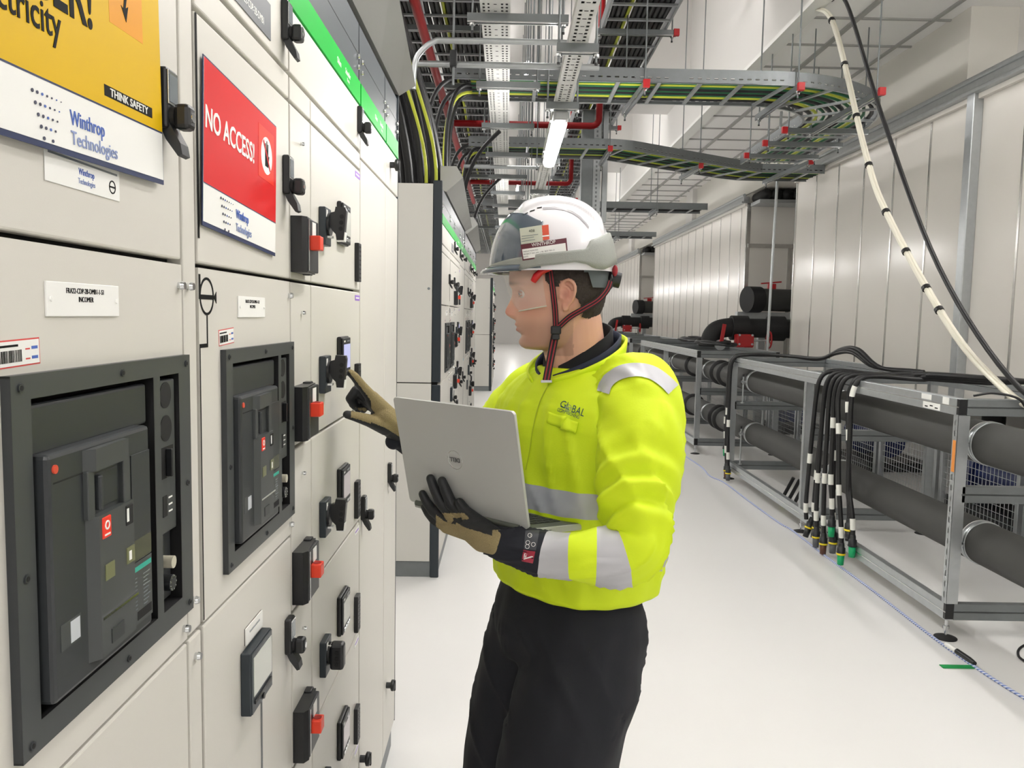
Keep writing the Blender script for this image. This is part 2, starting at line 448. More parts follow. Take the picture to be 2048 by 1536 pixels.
def breaker(par, y0, z0):
    """draw-out circuit breaker behind its charcoal bezel; y0, z0 = lower near corner"""
    Y = lambda v: y0 + v
    Z = lambda v: z0 + v
    W, H = .350, .314
    b = MB()
    us = [0, .026, .250, .266, .317, W]; vs = [0, .025, .294, H]
    b.grid(us, vs, {(1, 1), (3, 1)}, P(.008, y0, z0), (0, 1, 0), (0, 0, 1), CHAR)
    for (a0, a1, c0, c1) in ((0, W, 0, .002), (0, W, H - .002, H), (0, .002, 0, H), (W - .002, W, 0, H)):
        fbox(b, Y(a0), Y(a1), Z(c0), Z(c1), 0, .0079, CHAR2)
    for (a0, a1) in ((.026, .250), (.266, .317)):
        fbox(b, Y(a0), Y(a1), Z(.025), Z(.294), -.03, -.02, HOLE)
        for (c0, c1, d0, d1) in ((a0 - .002, a0, .023, .296), (a1, a1 + .002, .023, .296), (a0, a1, .023, .025), (a0, a1, .294, .296)):
            fbox(b, Y(c0), Y(c1), Z(d0), Z(d1), -.03, .0075, HOLE)
    br = b.build('circuit_breaker', par)
    for (u, v) in ((.012, .010), (.012, .150), (.012, .304), (.18, .304), (.18, .010), (.338, .304), (.338, .16), (.338, .012)):
        b = MB(); b.cyl(P(.008, Y(u), Z(v)), P(.0095, Y(u), Z(v)), .0038, CHAR2, 10); b.cyl(P(.0095, Y(u), Z(v)), P(.0098, Y(u), Z(v)), .0022, HOLE, 8)
        b.build('bezel_screw', br)
    b = MB(); fbox(b, Y(.030), Y(.243), Z(.245), Z(.288), -.01, .003, CHAR2, .003); b.build('top_cover', br)
    b = MB()
    fbox(b, Y(.031), Y(.217), Z(.034), Z(.247), -.01, .017, CHAR2, .004)
    fbox(b, Y(.038), Y(.094), Z(.2215), Z(.223), .017, .0172, HOLE)
    b.build('front_cover', br)
    b = MB()
    poly = [(.012, 0), (.012, .082), (.023, .080), (.0245, .010), (.017, .0)]
    for (z0_, z1_, y0_, y1_) in ((.047, .180, .086, .168), (.222, .242, .084, .160)):
        b.prism([(p_, y_ * (y1_ - y0_) / .082) for p_, y_ in poly], P(0, Y(y0_), Z(z0_)), (1, 0, 0), (0, 1, 0), z1_ - z0_, CHAR)
    fbox(b, Y(.084), Y(.096), Z(.179), Z(.223), .012, .0215, CHAR, .001); fbox(b, Y(.150), Y(.164), Z(.179), Z(.223), .012, .0215, CHAR, .001)
    b.build('nose', br)
    b = MB(); fbox(b, Y(.102), Y(.148), Z(.182), Z(.219), .010, .0175, CHAR2, .003); fbox(b, Y(.100), Y(.106), Z(.184), Z(.217), .017, .0245, CHAR2, .002); b.build('charging_lever', br)
    b = MB(); fbox(b, Y(.101), Y(.117), Z(.157), Z(.177), .023, .0252, mat('red push button', (232, 50, 30), .35), .0015)
    b.lathe([(.0044, 0), (.0044, .0006), (.0028, .0006), (.0028, 0)], P(.0251, Y(.109), Z(.169)), (1, 0, 0), LABEL, 16); fbox(b, Y(.104), Y(.114), Z(.1595), Z(.1612), .0252, .0255, LABEL)
    b.build('stop_button', br)
    b = MB(); fbox(b, Y(.148), Y(.163), Z(.157), Z(.177), .022, .0242, HOLE, .001); fbox(b, Y(.149), Y(.153), Z(.161), Z(.174), .0242, .0246, LABEL); b.build('start_button', br)
    b = MB(); fbox(b, Y(.105), Y(.122), Z(.117), Z(.132), .0235, .0249, OLIVE); b.build('indicator_window', br)
    b = MB(); fbox(b, Y(.148), Y(.164), Z(.119), Z(.135), .022, .0242, OLIVE); fbox(b, Y(.152), Y(.157), Z(.122), Z(.131), .0242, .0245, LABEL); b.build('indicator_window', br)
    b = MB(); fbox(b, Y(.098), Y(.168), Z(.0822), Z(.0848), .022, .0252, CHROME); b.build('trim_strip', br)
    b = MB(); fbox(b, Y(.114), Y(.138), Z(.054), Z(.068), .0235, .0249, CHAR2); b.build('nose_window', br)
    b = MB(); fbox(b, Y(.173), Y(.214), Z(.112), Z(.222), .017, .0182, CHAR2, .0005)
    fbox(b, Y(.174), Y(.213), Z(.113), Z(.134), .0182, .0186, mat('smoked window', (74, 76, 62), .25)); b.build('trip_unit_cover', br)
    b = MB(); fbox(b, Y(.172), Y(.214), Z(.046), Z(.111), .017, .0182, CHAR)
    fbox(b, Y(.174), Y(.212), Z(.1015), Z(.1065), .0182, .0186, TEAL)
    for k in range(9):
        fbox(b, Y(.176), Y(.180), Z(.062 + k * .004), Z(.0632 + k * .004), .0182, .0184, GLASSG); fbox(b, Y(.194), Y(.203 + .003 * (k % 3)), Z(.062 + k * .004), Z(.0632 + k * .004), .0182, .0184, GLASSG)
    fbox(b, Y(.180), Y(.212), Z(.050), Z(.059), .0182, .0184, HOLE); b.build('rating_label', br)
    b = MB(); b.cyl(P(.017, Y(.040), Z(.234)), P(.0185, Y(.040), Z(.234)), .0038, mat('red indicator', (206, 74, 52), .4), 12); b.build('indicator_lamp', br)
    b = MB(); fbox(b, Y(.042), Y(.074), Z(.076), Z(.099), .017, .0174, CHAR); fbox(b, Y(.057), Y(.072), Z(.078), Z(.097), .0174, .0177, mat('grey sticker', (186, 190, 194), .5)); b.build('sticker', br)
    # right-hand accessory panel with key locks
    b = MB(); fbox(b, Y(.270), Y(.314), Z(.112), Z(.288), -.02, .004, CHAR, .002)
    for v in (.271, .233):
        b.cyl(P(.0036, Y(.288), Z(v)), P(.0046, Y(.288), Z(v)), .0150, HOLE, 24)
    fbox(b, Y(.273), Y(.306), Z(.176), Z(.212), .004, .0045, HOLE); fbox(b, Y(.285), Y(.289), Z(.178), Z(.210), .0045, .012, BLACK, .001)
    fbox(b, Y(.277), Y(.288), Z(.132), Z(.156), .004, .0045, HOLE)
    for k in range(3): fbox(b, Y(.292), Y(.302), Z(.135 + k * .008), Z(.1368 + k * .008), .004, .0044, LABEL)
    b.build('accessory_panel', br)
    b = MB(); fbox(b, Y(.270), Y(.314), Z(.030), Z(.110), -.02, -.004, CHAR2, .001)
    b.cyl(P(-.004, Y(.277), Z(.101)), P(-.0034, Y(.277), Z(.101)), .007, HOLE, 16)
    b.cyl(P(-.004, Y(.290), Z(.077)), P(.010, Y(.290), Z(.077)), .0072, mat('ivory knob', (186, 182, 164), .4), 16)
    b.cyl(P(-.004, Y(.291), Z(.052)), P(.008, Y(.291), Z(.052)), .0095, BLACKM, 18)
    for k in range(9):
        a = 2 * PI * k / 9; b.cyl(P(.008, Y(.291) + .0078 * math.cos(a), Z(.052) + .0078 * math.sin(a)), P(.0088, Y(.291) + .0078 * math.cos(a), Z(.052) + .0078 * math.sin(a)), .0012, CHROME, 6)
    b.build('key_lock', br)
    return br

def nameplate(par, y0, y1, z0, z1, lines):
    b = MB(); fbox(b, y0, y1, z0, z1, 0, .0022, LABEL, .0006)
    ym = (y0 + y1) / 2
    for i, (t, s_) in enumerate(lines): ftext(b, t, s_, ym, z1 - .0095 - .0075 * i, .0022, INK, .86)
    for y in (y0 + .006, y1 - .006): b.cyl(P(.002, y, (z0 + z1) / 2), P(.0035, y, (z0 + z1) / 2), .0022, WHITEP, 10)
    return b.build('nameplate', par)
def barcode(par, y0, z0, rot=0.0, w=.055, h=.024):
    M = Matrix.Translation(P(0, y0, z0)) @ Matrix.Rotation(rot, 4, 'X')
    b = MB(); b.box((0, 0, 0), (.0003, w, h), mat('sticker red', (206, 70, 66), .5), 0, M); b.box((.0003, .0012, .0012), (.0006, w - .0012, h - .0012), LABEL, 0, M)
    rnd = random.Random(5); y = .003
    while y < w * .58:
        d = rnd.choice((.0005, .0009, .0014)); b.box((.0006, y, .004), (.0008, y + d, h * .62), INK, 0, M); y += d + rnd.choice((.0006, .001))
    b.box((.0006, .003, h * .74), (.0008, w * .5, h * .74 + .0018), INK, 0, M)
    for k in range(2): b.box((.0006, w * .66, .005 + k * .008), (.0008, w * .76, .0062 + k * .008), mat('sticker red', (206, 70, 66), .5), 0, M); b.box((.0006, w * .8, .005 + k * .008), (.0008, w * .94, .0075 + k * .008), BLUEINK, 0, M)
    return b.build('barcode_sticker', par)
def fascia(par, y0, y1, words=True):
    b = MB(); fbox(b, y0, y1, 2.136, 2.193, -.02, .001, GREEN, .001)
    if words:
        ym = y1 - (y1 - y0) * .30
        for dz, t, sz in ((.007, 'Okken', .020),): ftext(b, t, sz, ym - .06, 2.157, .001, LABEL, .8)
        ftext(b, 'Schneider', .019, ym + .04, 2.160, .001, LABEL, .8); ftext(b, 'Electric', .012, ym + .045, 2.147, .001, LABEL, .8)
    b.build('green_fascia', par)
    b = MB(); fbox(b, y0, y1, 2.196, 2.34, -.03, -.004, DKGREY, .001)
    fbox(b, y0, y1, 2.262, 2.264, -.004, -.0032, CHAR)
    g = b.build('grey_fascia', par)
    for y in (y0 + .02, y1 - .02): bolt(g, y, 2.225, -.004, .007, 'fascia_screw'); bolt(g, y + .001, 2.252, -.004, .007, 'fascia_screw')

def body(par, y0, y1, end=False):
    b = MB(); b.box((-1.19, y0, 0.10), (XF - .021, y1, 2.34), GAP)
    b.box((-1.19, y0, 2.34), (XF - .03, y1, 2.36), DKGREY)
    b.build('carcass', par)
    b = MB(); b.box((-1.19, y0, 0.0), (XF - .012, y1, .098), GALVD, .003); b.build('plinth', par)
    if end:
        b = MB(); b.box((-1.19, y0 - .012, .10), (XF - .055, y0, 1.186), PAINT2, .002); b.box((-1.19, y0 - .012, 1.192), (XF - .055, y0, 2.36), PAINT2, .002)
        for z in (.55, 1.75): b.cyl((XF - .075, y0 - .012, z), (XF - .075, y0 - .015, z), .008, GLASSG, 12)
        b.build('end_panel', par)
        b = MB(); b.box((XF - .053, y0 - .016, 0.0), (XF, y0, 1.18), POSTDK, .006); b.box((XF - .053, y0 - .016, 1.195), (XF, y0, 2.38), POSTDK, .006)
        b.build('corner_post', par)

ROWS = [(1.659, 1.966), (1.351, 1.653), (1.043, 1.345), (.738, 1.037), (.433, .732), (.105, .427)]
def lineup(first_end=False):
    out = []
    # --- incomer A
    r = thing('switchgear_cabinet', (XF, .68, 0), None, 'switchgear'); body(r, .342, 1.014, first_end); fascia(r, .342, 1.012, False)
    d = door(r, .346, .966, 2.020, 2.132); d = door(r, .346, .966, 1.972, 2.012, 'blank_strip')
    d = door(r, .346, .966, 1.659, 1.966); swing_handle(d, .905, 1.866)
    d = door(r, .346, .966, 1.193, 1.653, 'door', (.642, .936, 1.255, 1.528))
    bolt(d, .957, 1.628); bolt(d, .955, 1.21)
    nameplate(d, .680, .806, 1.592, 1.622, [('FRA22-CDP-2B-DMB1-1-S1', .0068), ('INCOMER', .0068)]); barcode(d, .611, 1.551, .03, .060, .022)
    breaker(r, .617, 1.232)
    d = door(r, .346, .966, .105, 1.187); b = MB(); fbox(b, .93, .966, .862, .955, 0, .014, DKGREY, .002); b.build('meter_box', d)
    for z0, z1 in ((1.193, 2.132), (.105, 1.187)):
        d = door(r, .971, 1.011, z0, z1, 'jamb_panel')
        if z1 > 2: bolt(d, .984, 1.628); bolt(d, .985, 1.235)
        else: bolt(d, .99, 1.16)
    out.append(r)
    # --- incomer B
    r = thing('switchgear_cabinet', (XF, 1.23, 0), None, 'switchgear'); body(r, 1.0165, 1.447); fascia(r, 1.0165, 1.446, False)
    d = door(r, 1.019, 1.444, 2.020, 2.132); swing_handle(d, 1.397, 2.124)
    b = MB(); fbox(b, 1.145, 1.335, 2.034, 2.09, 0, .0015, mat('grey plate', (112, 114, 118), .4)); ftext(b, 'FRA22-CDP-2B-DMB1', .016, 1.240, 2.046, .0015, LABEL, .8); b.build('nameplate', d)
    door(r, 1.019, 1.444, 1.972, 2.012, 'blank_strip')
    d = door(r, 1.019, 1.444, 1.659, 1.966); swing_handle(d, 1.400, 1.868)
    d = door(r, 1.019, 1.444, 1.193, 1.653, 'door', (1.118, 1.412, 1.255, 1.528)); bolt(d, 1.437, 1.628); bolt(d, 1.436, 1.213)
    nameplate(d, 1.164, 1.290, 1.590, 1.621, [('FRA22-CDP-2B-DMB1-1-S2', .0068), ('INCOMER', .0068)]); barcode(d, 1.088, 1.551, .05, .060, .022)
    breaker(r, 1.093, 1.232)
    d = door(r, 1.019, 1.444, .105, 1.187); big_meter(d, 1.160, 1.088); swing_handle(d, 1.397, 1.048)
    b = MB(); fbox(b, 1.180, 1.262, 1.092, 1.118, .001, .003, LABEL); fbox(b, 1.180, 1.262, 1.092, 1.118, 0, .001, BLACK)
    fbox(b, 1.196, 1.246, 1.1065, 1.1095, .003, .0033, GLASSG); b.build('meter_label', d)
    b = MB(); fbox(b, 1.256, 1.260, .12, .985, 0, .002, GALVD); b.build('edge_strip', d)
    # mimic tape
    T = MB(); tp = .0006
    fbox(T, 1.019, 1.0235, 1.690, 1.960, 0, tp, INK)
    out.append(r)
    # --- feeder column with narrow cable duct (C) and drawers (D)
    r = thing('switchgear_cabinet', (XF, 1.79, 0), None, 'switchgear'); body(r, 1.450, 2.130); fascia(r, 1.450, 2.127)
    d = door(r, 1.452, 2.126, 2.020, 2.132); swing_handle(d, 2.085, 2.124); door(r, 1.452, 1.598, 1.972, 2.012, 'blank_strip'); door(r, 1.603, 2.126, 1.972, 2.012, 'blank_strip')
    for i, (z0, z1) in enumerate(ROWS):
        zt = z1 - .100 - (.045 if i == 0 else 0)
        dz = -.308 * (i) if i < 5 else 0
        c = door(r, 1.452, 1.598, z0, z1, 'duct_cover')
        bolt(c, 1.525, z1 - .055, 0, .004, 'cover_screw')
        d = door(r, 1.603, 2.126, z0, z1, 'drawer_front')
        b = MB(); fbox(b, 2.062, 2.124, z1 - .022, z1 - .008, 0, .0008, PURPLE if i < 2 else LABEL)
        fbox(b, 2.07, 2.115, z1 - .017, z1 - .013, .0008, .001, LABEL if i < 2 else PURPLE); b.build('drawer_label', d)
        if i == 5: continue
        z = 1.777 - .308 * i
        fuse_switch(c, 1.452, z + .002); red_lever(c, 1.452, z + .002)
        rotary_handle(d, 1.666, 1.816 - .308 * i, i == 3)
        meter(d, 1.842, 1.852 - .308 * i, SCREENL if i == 1 else (SCREENP if i in (2, 4) else SCREEN))
        terminal_strip(d, 2.055, 1.777 - .308 * i)
    out.append(r)
    # --- cable compartment E
    r = thing('switchgear_cabinet', (XF, 2.35, 0), None, 'switchgear'); body(r, 2.133, 2.568); fascia(r, 2.140, 2.566)
    d = door(r, 2.137, 2.565, 2.005, 2.132); d = door(r, 2.137, 2.565, .105, 1.999); swing_handle(d, 2.150, 1.100); knob(d, 2.150, .353); out.append(r)
    # --- narrow end compartment F
    r = thing('switchgear_cabinet', (XF, 2.71, 0), None, 'switchgear'); body(r, 2.570, 2.848); fascia(r, 2.580, 2.848, False)
    d = door(r, 2.572, 2.846, 2.005, 2.132); knob(d, 2.664, 2.082); d = door(r, 2.572, 2.846, .105, 1.999); swing_handle(d, 2.640, 1.100); knob(d, 2.640, .333)
    b = MB(); fbox(b, 2.79, 2.846, 1.12, 1.21, 0, .0006, LABEL); fbox(b, 2.80, 2.842, 1.185, 1.208, .0006, .0009, mat('cyan print', (90, 180, 210), .5)); b.build('sticker', d)
    b = MB(); fbox(b, 2.845, 2.852, .10, 2.36, -.05, .001, POSTDK, .001); b.build('corner_post', r)
    out.append(r)
    return out

LN = lineup(False)
LABS = ['nearest light grey switchgear cabinet, with the yellow danger sign on its upper door',
        'light grey incomer cabinet with the red no access sign and a power meter',
        'light grey feeder cabinet with red levers, touched by the worker\'s outstretched finger',
        'tall plain switchgear door cabinet just behind the laptop, right of the feeder drawers',
        'narrow last cabinet of the nearest switchgear row, with black corner edge']
for o, l in zip(LN, LABS): o['label'] = l

# mimic line on door B, barely raised tape
b = MB(); tp = .0006
fbox(b, 1.0195, 1.0245, 1.690, 1.964, 0, tp, INK); fbox(b, 1.0195, 1.0245, 1.618, 1.645, 0, tp, INK)
fbox(b, 1.0195, 1.070, 1.6135, 1.6195, 0, tp, INK)
b.prism([(1.070, 1.6165), (1.080, 1.6085), (1.080, 1.6245)], (XF, 0, 0), (0, 1, 0), (0, 0, 1), tp, INK)
for k in range(40):
    a0, a1 = 2 * PI * k / 40, 2 * PI * (k + 1) / 40
    ro, ri = .0245, .0212
    q = [(1.046 + r_ * math.cos(a), 1.6175 + r_ * math.sin(a)) for r_, a in ((ri, a0), (ro, a0), (ro, a1), (ri, a1))]
    b.prism(q, (XF, 0, 0), (0, 1, 0), (0, 0, 1), tp, INK)
fbox(b, 1.0445, 1.0475, 1.555, 1.593, 0, tp, INK); fbox(b, 1.0195, 1.0475, 1.5515, 1.5565, 0, tp, INK); fbox(b, 1.0195, 1.0215, 1.195, 1.552, 0, tp, INK)
mim = [c for c in kids(LN[1]) if c.name.startswith('door')][2]
tag(b.build('mimic_line', mim), 'black mimic diagram tape')

# the far rows: two line-ups behind the gap, one more beyond
FAR = ['first cabinet of the second switchgear row, its light grey end panel facing the camera', 'second cabinet of the second switchgear row, with an incomer breaker', 'third cabinet of the second switchgear row, with black handles and red levers', 'fourth cabinet of the second switchgear row, with a plain tall door', 'fifth cabinet of the second switchgear row, narrow with a plain door',
       'sixth cabinet of the second switchgear row, with an incomer breaker', 'seventh cabinet of the second switchgear row, with an incomer breaker', 'eighth cabinet of the second switchgear row, with black handles and red levers', 'ninth cabinet of the second switchgear row, with a plain tall door', 'last narrow cabinet at the far end of the second switchgear row',
       'first cabinet of the farthest switchgear row, pale end panel beside the worker\'s nose', 'second cabinet of the farthest switchgear row', 'third cabinet of the farthest switchgear row', 'fourth cabinet of the farthest switchgear row', 'last cabinet of the farthest switchgear row']
k = 0
for (dx, dy) in ((0, 4.43), (0, 6.97), (.085, 16.55)):
    for i, o in enumerate(LN):
        c = copy_tree(o); c.location = Vector(o.location) + Vector((dx, dy, 0)); c['label'] = FAR[k]; k += 1
        if i == 0 and dy != 6.97:
            y0 = .342 + dy; x = XF + dx
            b = MB(); b.box((-1.19, y0 - .012, .10), (x - .055, y0, 1.186), PAINT2, .002); b.box((-1.19, y0 - .012, 1.192), (x - .055, y0, 2.36), PAINT2, .002)
            for z in (.55, 1.75): b.cyl((x - .075, y0 - .012, z), (x - .075, y0 - .015, z), .008, GLASSG, 12)
            b.build('end_panel', c)
            b = MB(); b.box((x - .053, y0 - .016, 0.0), (x, y0, 1.18), POSTDK, .006); b.box((x - .053, y0 - .016, 1.195), (x, y0, 2.38), POSTDK, .006); b.build('corner_post', c)

# pressure-relief hoods on top of the rows
HOOD = mat('grey hood steel', (168, 168, 164), 0.4, metal=0.35, var=0.03)
def hood(y0, y1, label, x0=0.0, flare=.045):
    b = MB(); N = 6; V = []
    for i in range(N + 1):
        t = i / N; y = y1 + (y0 - y1) * t; f = flare * t
        for (x, z) in ((-.424, 2.364), (-.386, 2.350), (-.33 + f, 2.385 + f * 1.2), (-.37 + f, 2.46 + f), (-.424, 2.46 + f), (-.424, 2.40)):
            V.append((x + x0, y, z))
    F = []
    for i in range(N):
        for k_ in range(6): F.append((i * 6 + k_, i * 6 + (k_ + 1) % 6, (i + 1) * 6 + (k_ + 1) % 6, (i + 1) * 6 + k_))
    b.put(V, F, HOOD); b.put(V[:6], [tuple(range(6))], HOOD); b.put(V[-6:], [tuple(range(6))], HOOD)
    o = b.build('pressure_relief_hood'); return tag(o, label, 'hood')
hood(.36, 2.845, 'grey slanted hood on top of the nearest switchgear row', 0, .12)
hood(5.0, 7.30, 'pale slanted hood on the nearer half of the second switchgear row')
hood(7.55, 9.75, 'short pale slanted hood on the far half of the second switchgear row')

# signs hung on the doors
def sign_M(y, z, rot, p): return Matrix.Translation(P(p, y, z)) @ Matrix.Rotation(rot, 4, 'X')
def logo(b, y, z, s, M, ink):
    """triangle of shrinking dots"""
    for r_ in range(5):
        n = 7 - r_ if r_ < 4 else 2
        for c_ in range(n):
            if r_ == 4: yy = .30 + c_ * .28
            else: yy = r_ * .075 + c_ * .15
            rad = s * (.034 - .004 * c_)
            p = M @ Vector((.0022, y + yy * s, z - r_ * .19 * s)); q = M @ Vector((.0028, y + yy * s, z - r_ * .19 * s))
            b.cyl(p, q, rad, ink[0] if c_ % 3 != 2 else ink[1], 8)
def mtext(b, t, size, y, z, M, m, wx=1.0, align='LEFT', p=.0022, bold=0.0):
    R = M.to_3x3(); b.text(t, size, M @ Vector((p, y, z)), R @ Y3, R @ Z3, m, .0005, align, wx, bold)
b = MB(); M = sign_M(.904, 1.737, .030, .006)   # lower right corner; local y runs to -0.32
b.box((0, -.330, 0), (.0015, 0, .225), NAVY, 0, M); b.box((.0015, -.328, .005), (.0020, -.0018, .223), LABEL, 0, M); b.box((.002, -.328, .0545), (.0022, -.0018, .0562), NAVY, 0, M)
b.box((.0020, -.328, .0562), (.00225, -.0018, .223), YEL, 0, M)
mtext(b, 'DANGER!', .062, -.143, .1200, M, INK, .80, 'RIGHT', .0023, .02)
mtext(b, 'Electricity', .036, -.199, .0935, M, INK, .86, 'RIGHT', .0023, .008)
b.box((.0022, -.128, .066), (.0024, -.026, .0765), INK, 0, M); mtext(b, 'THINK SAFETY', .0105, -.077, .0678, M, LABEL, 1.16, 'CENTER', .0024, .008)
b.box((.0022, -.113, .137), (.0024, -.043, .214), ORANGE, .0, M)
b.prism([(-.079, .205), (-.090, .183), (-.0785, .186), (-.084, .158), (-.089, .160), (-.079, .147), (-.074, .163), (-.0795, .160), (-.070, .192), (-.081, .189), (-.070, .205)], M @ Vector((.0024, 0, 0)), M.to_3x3() @ Y3, M.to_3x3() @ Z3, .0004, INK)
logo(b, -.245, .0425, .046, M, (mat('logo dark', (60, 62, 84), .6), BLUEINK)); mtext(b, 'Winthrop', .0185, -.190, .0270, M, BLUEINK, .80); mtext(b, 'Technologies', .0170, -.190, .0105, M, BLUEINK2, .92)
tag(b.build('warning_sign'), 'yellow danger electricity sign with white strip on the nearest cabinet door', 'sign')
b = MB(); M = sign_M(1.024, 1.7065, -.050, .003)
b.box((0, 0, 0), (.0012, .318, .213), NAVY, 0, M); b.box((.0012, .0015, .0055), (.0017, .3165, .2105), LABEL, 0, M); b.box((.0017, .0015, .0545), (.0019, .3165, .2105), SIGNRED, 0, M); b.box((.0019, .0015, .0535), (.002, .3165, .0548), NAVY, 0, M)
mtext(b, 'NO ACCESS!', .0400, .004, .1250, M, LABEL, .88, 'LEFT', .002, .016)
b.box((.0019, .222, .112), (.0022, .302, .192), REDPLATE, 0, M)
b.cyl(M @ Vector((.0022, .263, .151)), M @ Vector((.0025, .263, .151)), .029, LABEL, 28)
b.prism([(.255, .134), (.271, .134), (.276, .152), (.273, .153), (.270, .148), (.270, .170), (.267, .170), (.266, .154), (.264, .174), (.261, .174), (.260, .154), (.257, .170), (.254, .169), (.254, .148)], M @ Vector((.0025, 0, 0)), M.to_3x3() @ Y3, M.to_3x3() @ Z3, .0003, INK)
b.prism([(.243, .170), (.246, .173), (.283, .132), (.280, .129)], M @ Vector((.0028, 0, 0)), M.to_3x3() @ Y3, M.to_3x3() @ Z3, .0003, SIGNRED)
logo(b, .062, .046, .052, M, (mat('logo dark', (60, 62, 84), .6), BLUEINK)); mtext(b, 'Winthrop', .0180, .122, .0300, M, BLUEINK, .75); mtext(b, 'Technologies', .0160, .122, .0120, M, BLUEINK2, .80)
tag(b.build('no_access_sign'), 'red NO ACCESS sign with white strip on the second cabinet door', 'sign')
# door sticker that peeks out under the yellow sign
b = MB(); fbox(b, .685, .815, 1.706, 1.790, .0002, .0010, LABEL, .0003); fbox(b, .690, .810, 1.730, 1.732, .001, .0012, GLASSG)
ftext(b, 'Winthrop', .0085, .752, 1.720, .001, BLUEINK, .8); ftext(b, 'Technologies', .007, .752, 1.712, .001, BLUEINK2, .8)
b.lathe([(.0065, 0), (.0065, .0003), (.0052, .0003), (.0052, 0)], P(.001, .800, 1.718), (1, 0, 0), INK, 20); fbox(b, .7935, .8065, 1.7172, 1.7188, .001, .0013, INK)
ftext(b, 'Signature', .0045, .700, 1.741, .001, INK, .8)
dA = [c for c in kids(LN[0]) if c.name.startswith('door')][1]
tag(b.build('door_sticker', dA), 'white inspection sticker')
# ------------------------------------------------------------------ overhead: trays, ladders, pipes, cables, lights
TRAYW = mat('bright tray steel', (226, 226, 222), 0.45, metal=0.35, var=0.03)
REDCAP = mat('red end cap', (190, 24, 30), 0.45)
REDPIPE = mat('red sprinkler pipe', (136, 12, 18), 0.45, spec=.25)
CABLE = mat('black cable', (22, 22, 24), 0.45)
CABLEG = mat('green cable', (16, 96, 56), 0.45)
CABLEY = mat('yellow green cable', (188, 196, 60), 0.45)
LAMPW = mat('lamp diffuser', (255, 255, 250), 0.4, emit=(255, 252, 249), estr=47.0)
LAMPB = mat('lamp housing', (176, 178, 178), 0.45)
TOPZ = 6.0

def cable(pts, rad, m, label, group=None, name='power_cable', n=7, cat='cable'):
    b = MB(); b.tube(pts, rad, m, n); o = b.build(name); return tag(o, label, cat, group)
def perforated_tray(xc, w, z, y0, y1, yfull, cols, label):
    r = thing('perforated_tray', (xc, y0, z), label, 'cable tray')
    b = MB(); us = [0]
    hc = set(); dash = None
    for (a, c) in cols: us += [a, c]
    us.append(w); hidx = [1 + 2 * i for i in range(len(cols))]; mid = len(cols) // 2
    vs = [0]; holes = set(); j = 0; y = y0; k = 0
    while y < yfull - .06:
        vs += [y - y0 + .012, y - y0 + .034]; row = 1 + 2 * k
        for i, hi in enumerate(hidx):
            if i == mid:
                continue
            if k % 12 != 11: holes.add((hi, row))
        y += .046; k += 1
    vs.append(y1 - y0)
    b.grid(us, vs, holes, (xc - w / 2, y0, z), (1, 0, 0), (0, 1, 0), TRAYW, .0018)
    # centre dashes
    ms = cols[mid]
    y = y0 + .02
    while y < yfull:
        b.box((xc - w / 2 + ms[0], y, z - .0022), (xc - w / 2 + ms[1], y + .008, z - .0016), HOLE); y += .092
    for s_ in (-1, 1): b.box((xc + s_ * w / 2 - .001, y0, z), (xc + s_ * w / 2 + .001, y1, z + .035), TRAYW)
    b.build('tray', r); return r
perforated_tray(-.09, .156, 3.20, 2.6, 30, 11.5, [(.012, .024), (.036, .048), (.070, .086), (.108, .120), (.132, .144)], 'wide bright perforated tray running overhead, left of the two trays')
perforated_tray(.315, .094, 2.90, 2.4, 30, 9.5, [(.016, .030), (.038, .056), (.064, .078)], 'narrow bright perforated tray overhead, carrying the lit batten light')

def trapeze(x0, x1, y0, y1, z, ztop, label, group, cap=None, big=.041):
    """channel between two threaded rods; runs along x or along y"""
    r = thing('trapeze_hanger', ((x0 + x1) / 2, (y0 + y1) / 2, z), label, 'hanger', group)
    b = MB(); up = (0, 0, 1)
    b.bar((x0, y0, z + big * .5), (x1, y1, z + big * .5), .041, big, GALVD); 
    d = Vector((x1 - x0, y1 - y0, 0)).normalized(); sd = Vector((d.y, -d.x, 0))
    for q in (-1, 1): b.bar(Vector((x0, y0, z - .002)) + sd * .016 * q, Vector((x1, y1, z - .002)) + sd * .016 * q, .008, .006, CHROME)
    b.build('channel', r)
    for t in (.05, .95):
        p = Vector((x0 + (x1 - x0) * t, y0 + (y1 - y0) * t, z))
        b = MB(); b.cyl(p + Vector((0, 0, -.05)), (p.x, p.y, ztop), .006, GALVD, 6); b.cyl(p + Vector((0, 0, -.018)), p + Vector((0, 0, -.006)), .016, CHROME, 10); b.cyl(p + Vector((0, 0, -.055)), p + Vector((0, 0, -.045)), .008, BLACK, 8)
        b.build('threaded_rod', r)
    if cap:
        p = Vector((x0, y0, z)); b = MB(); b.box((p.x - .024, p.y - .03, z - .006), (p.x + .024, p.y + .005, z + big + .008), REDCAP, .003); b.build('end_cap', r)
    return r
for (xc, w, z, n_, lab) in ((-.09, .14, 3.203, 5, 'black cable laid in the wide perforated tray'), (.315, .08, 2.903, 3, 'black cable laid in the narrow perforated tray')):
    for i in range(n_):
        x = xc - w / 2 + w * (i + .5) / n_
        cable([(x, 2.6, z + .0135), (x, 29.9, z + .0135)], .0132, CABLE, lab, lab.replace('cable', 'cables'))  # unseen cables put in so the tray slots look dark
G1 = 'trapeze hangers under the wide perforated tray'
for y in (4.42, 5.66, 6.85, 8.05, 9.3, 10.5, 11.7, 13, 14.5, 16, 18, 20, 22): trapeze(-.24, .30 if y < 4.5 else .20, y, y, 3.158, TOPZ, 'galvanised trapeze hanger carrying the wide perforated tray', G1)
G2 = 'trapeze hangers under the narrow perforated tray'
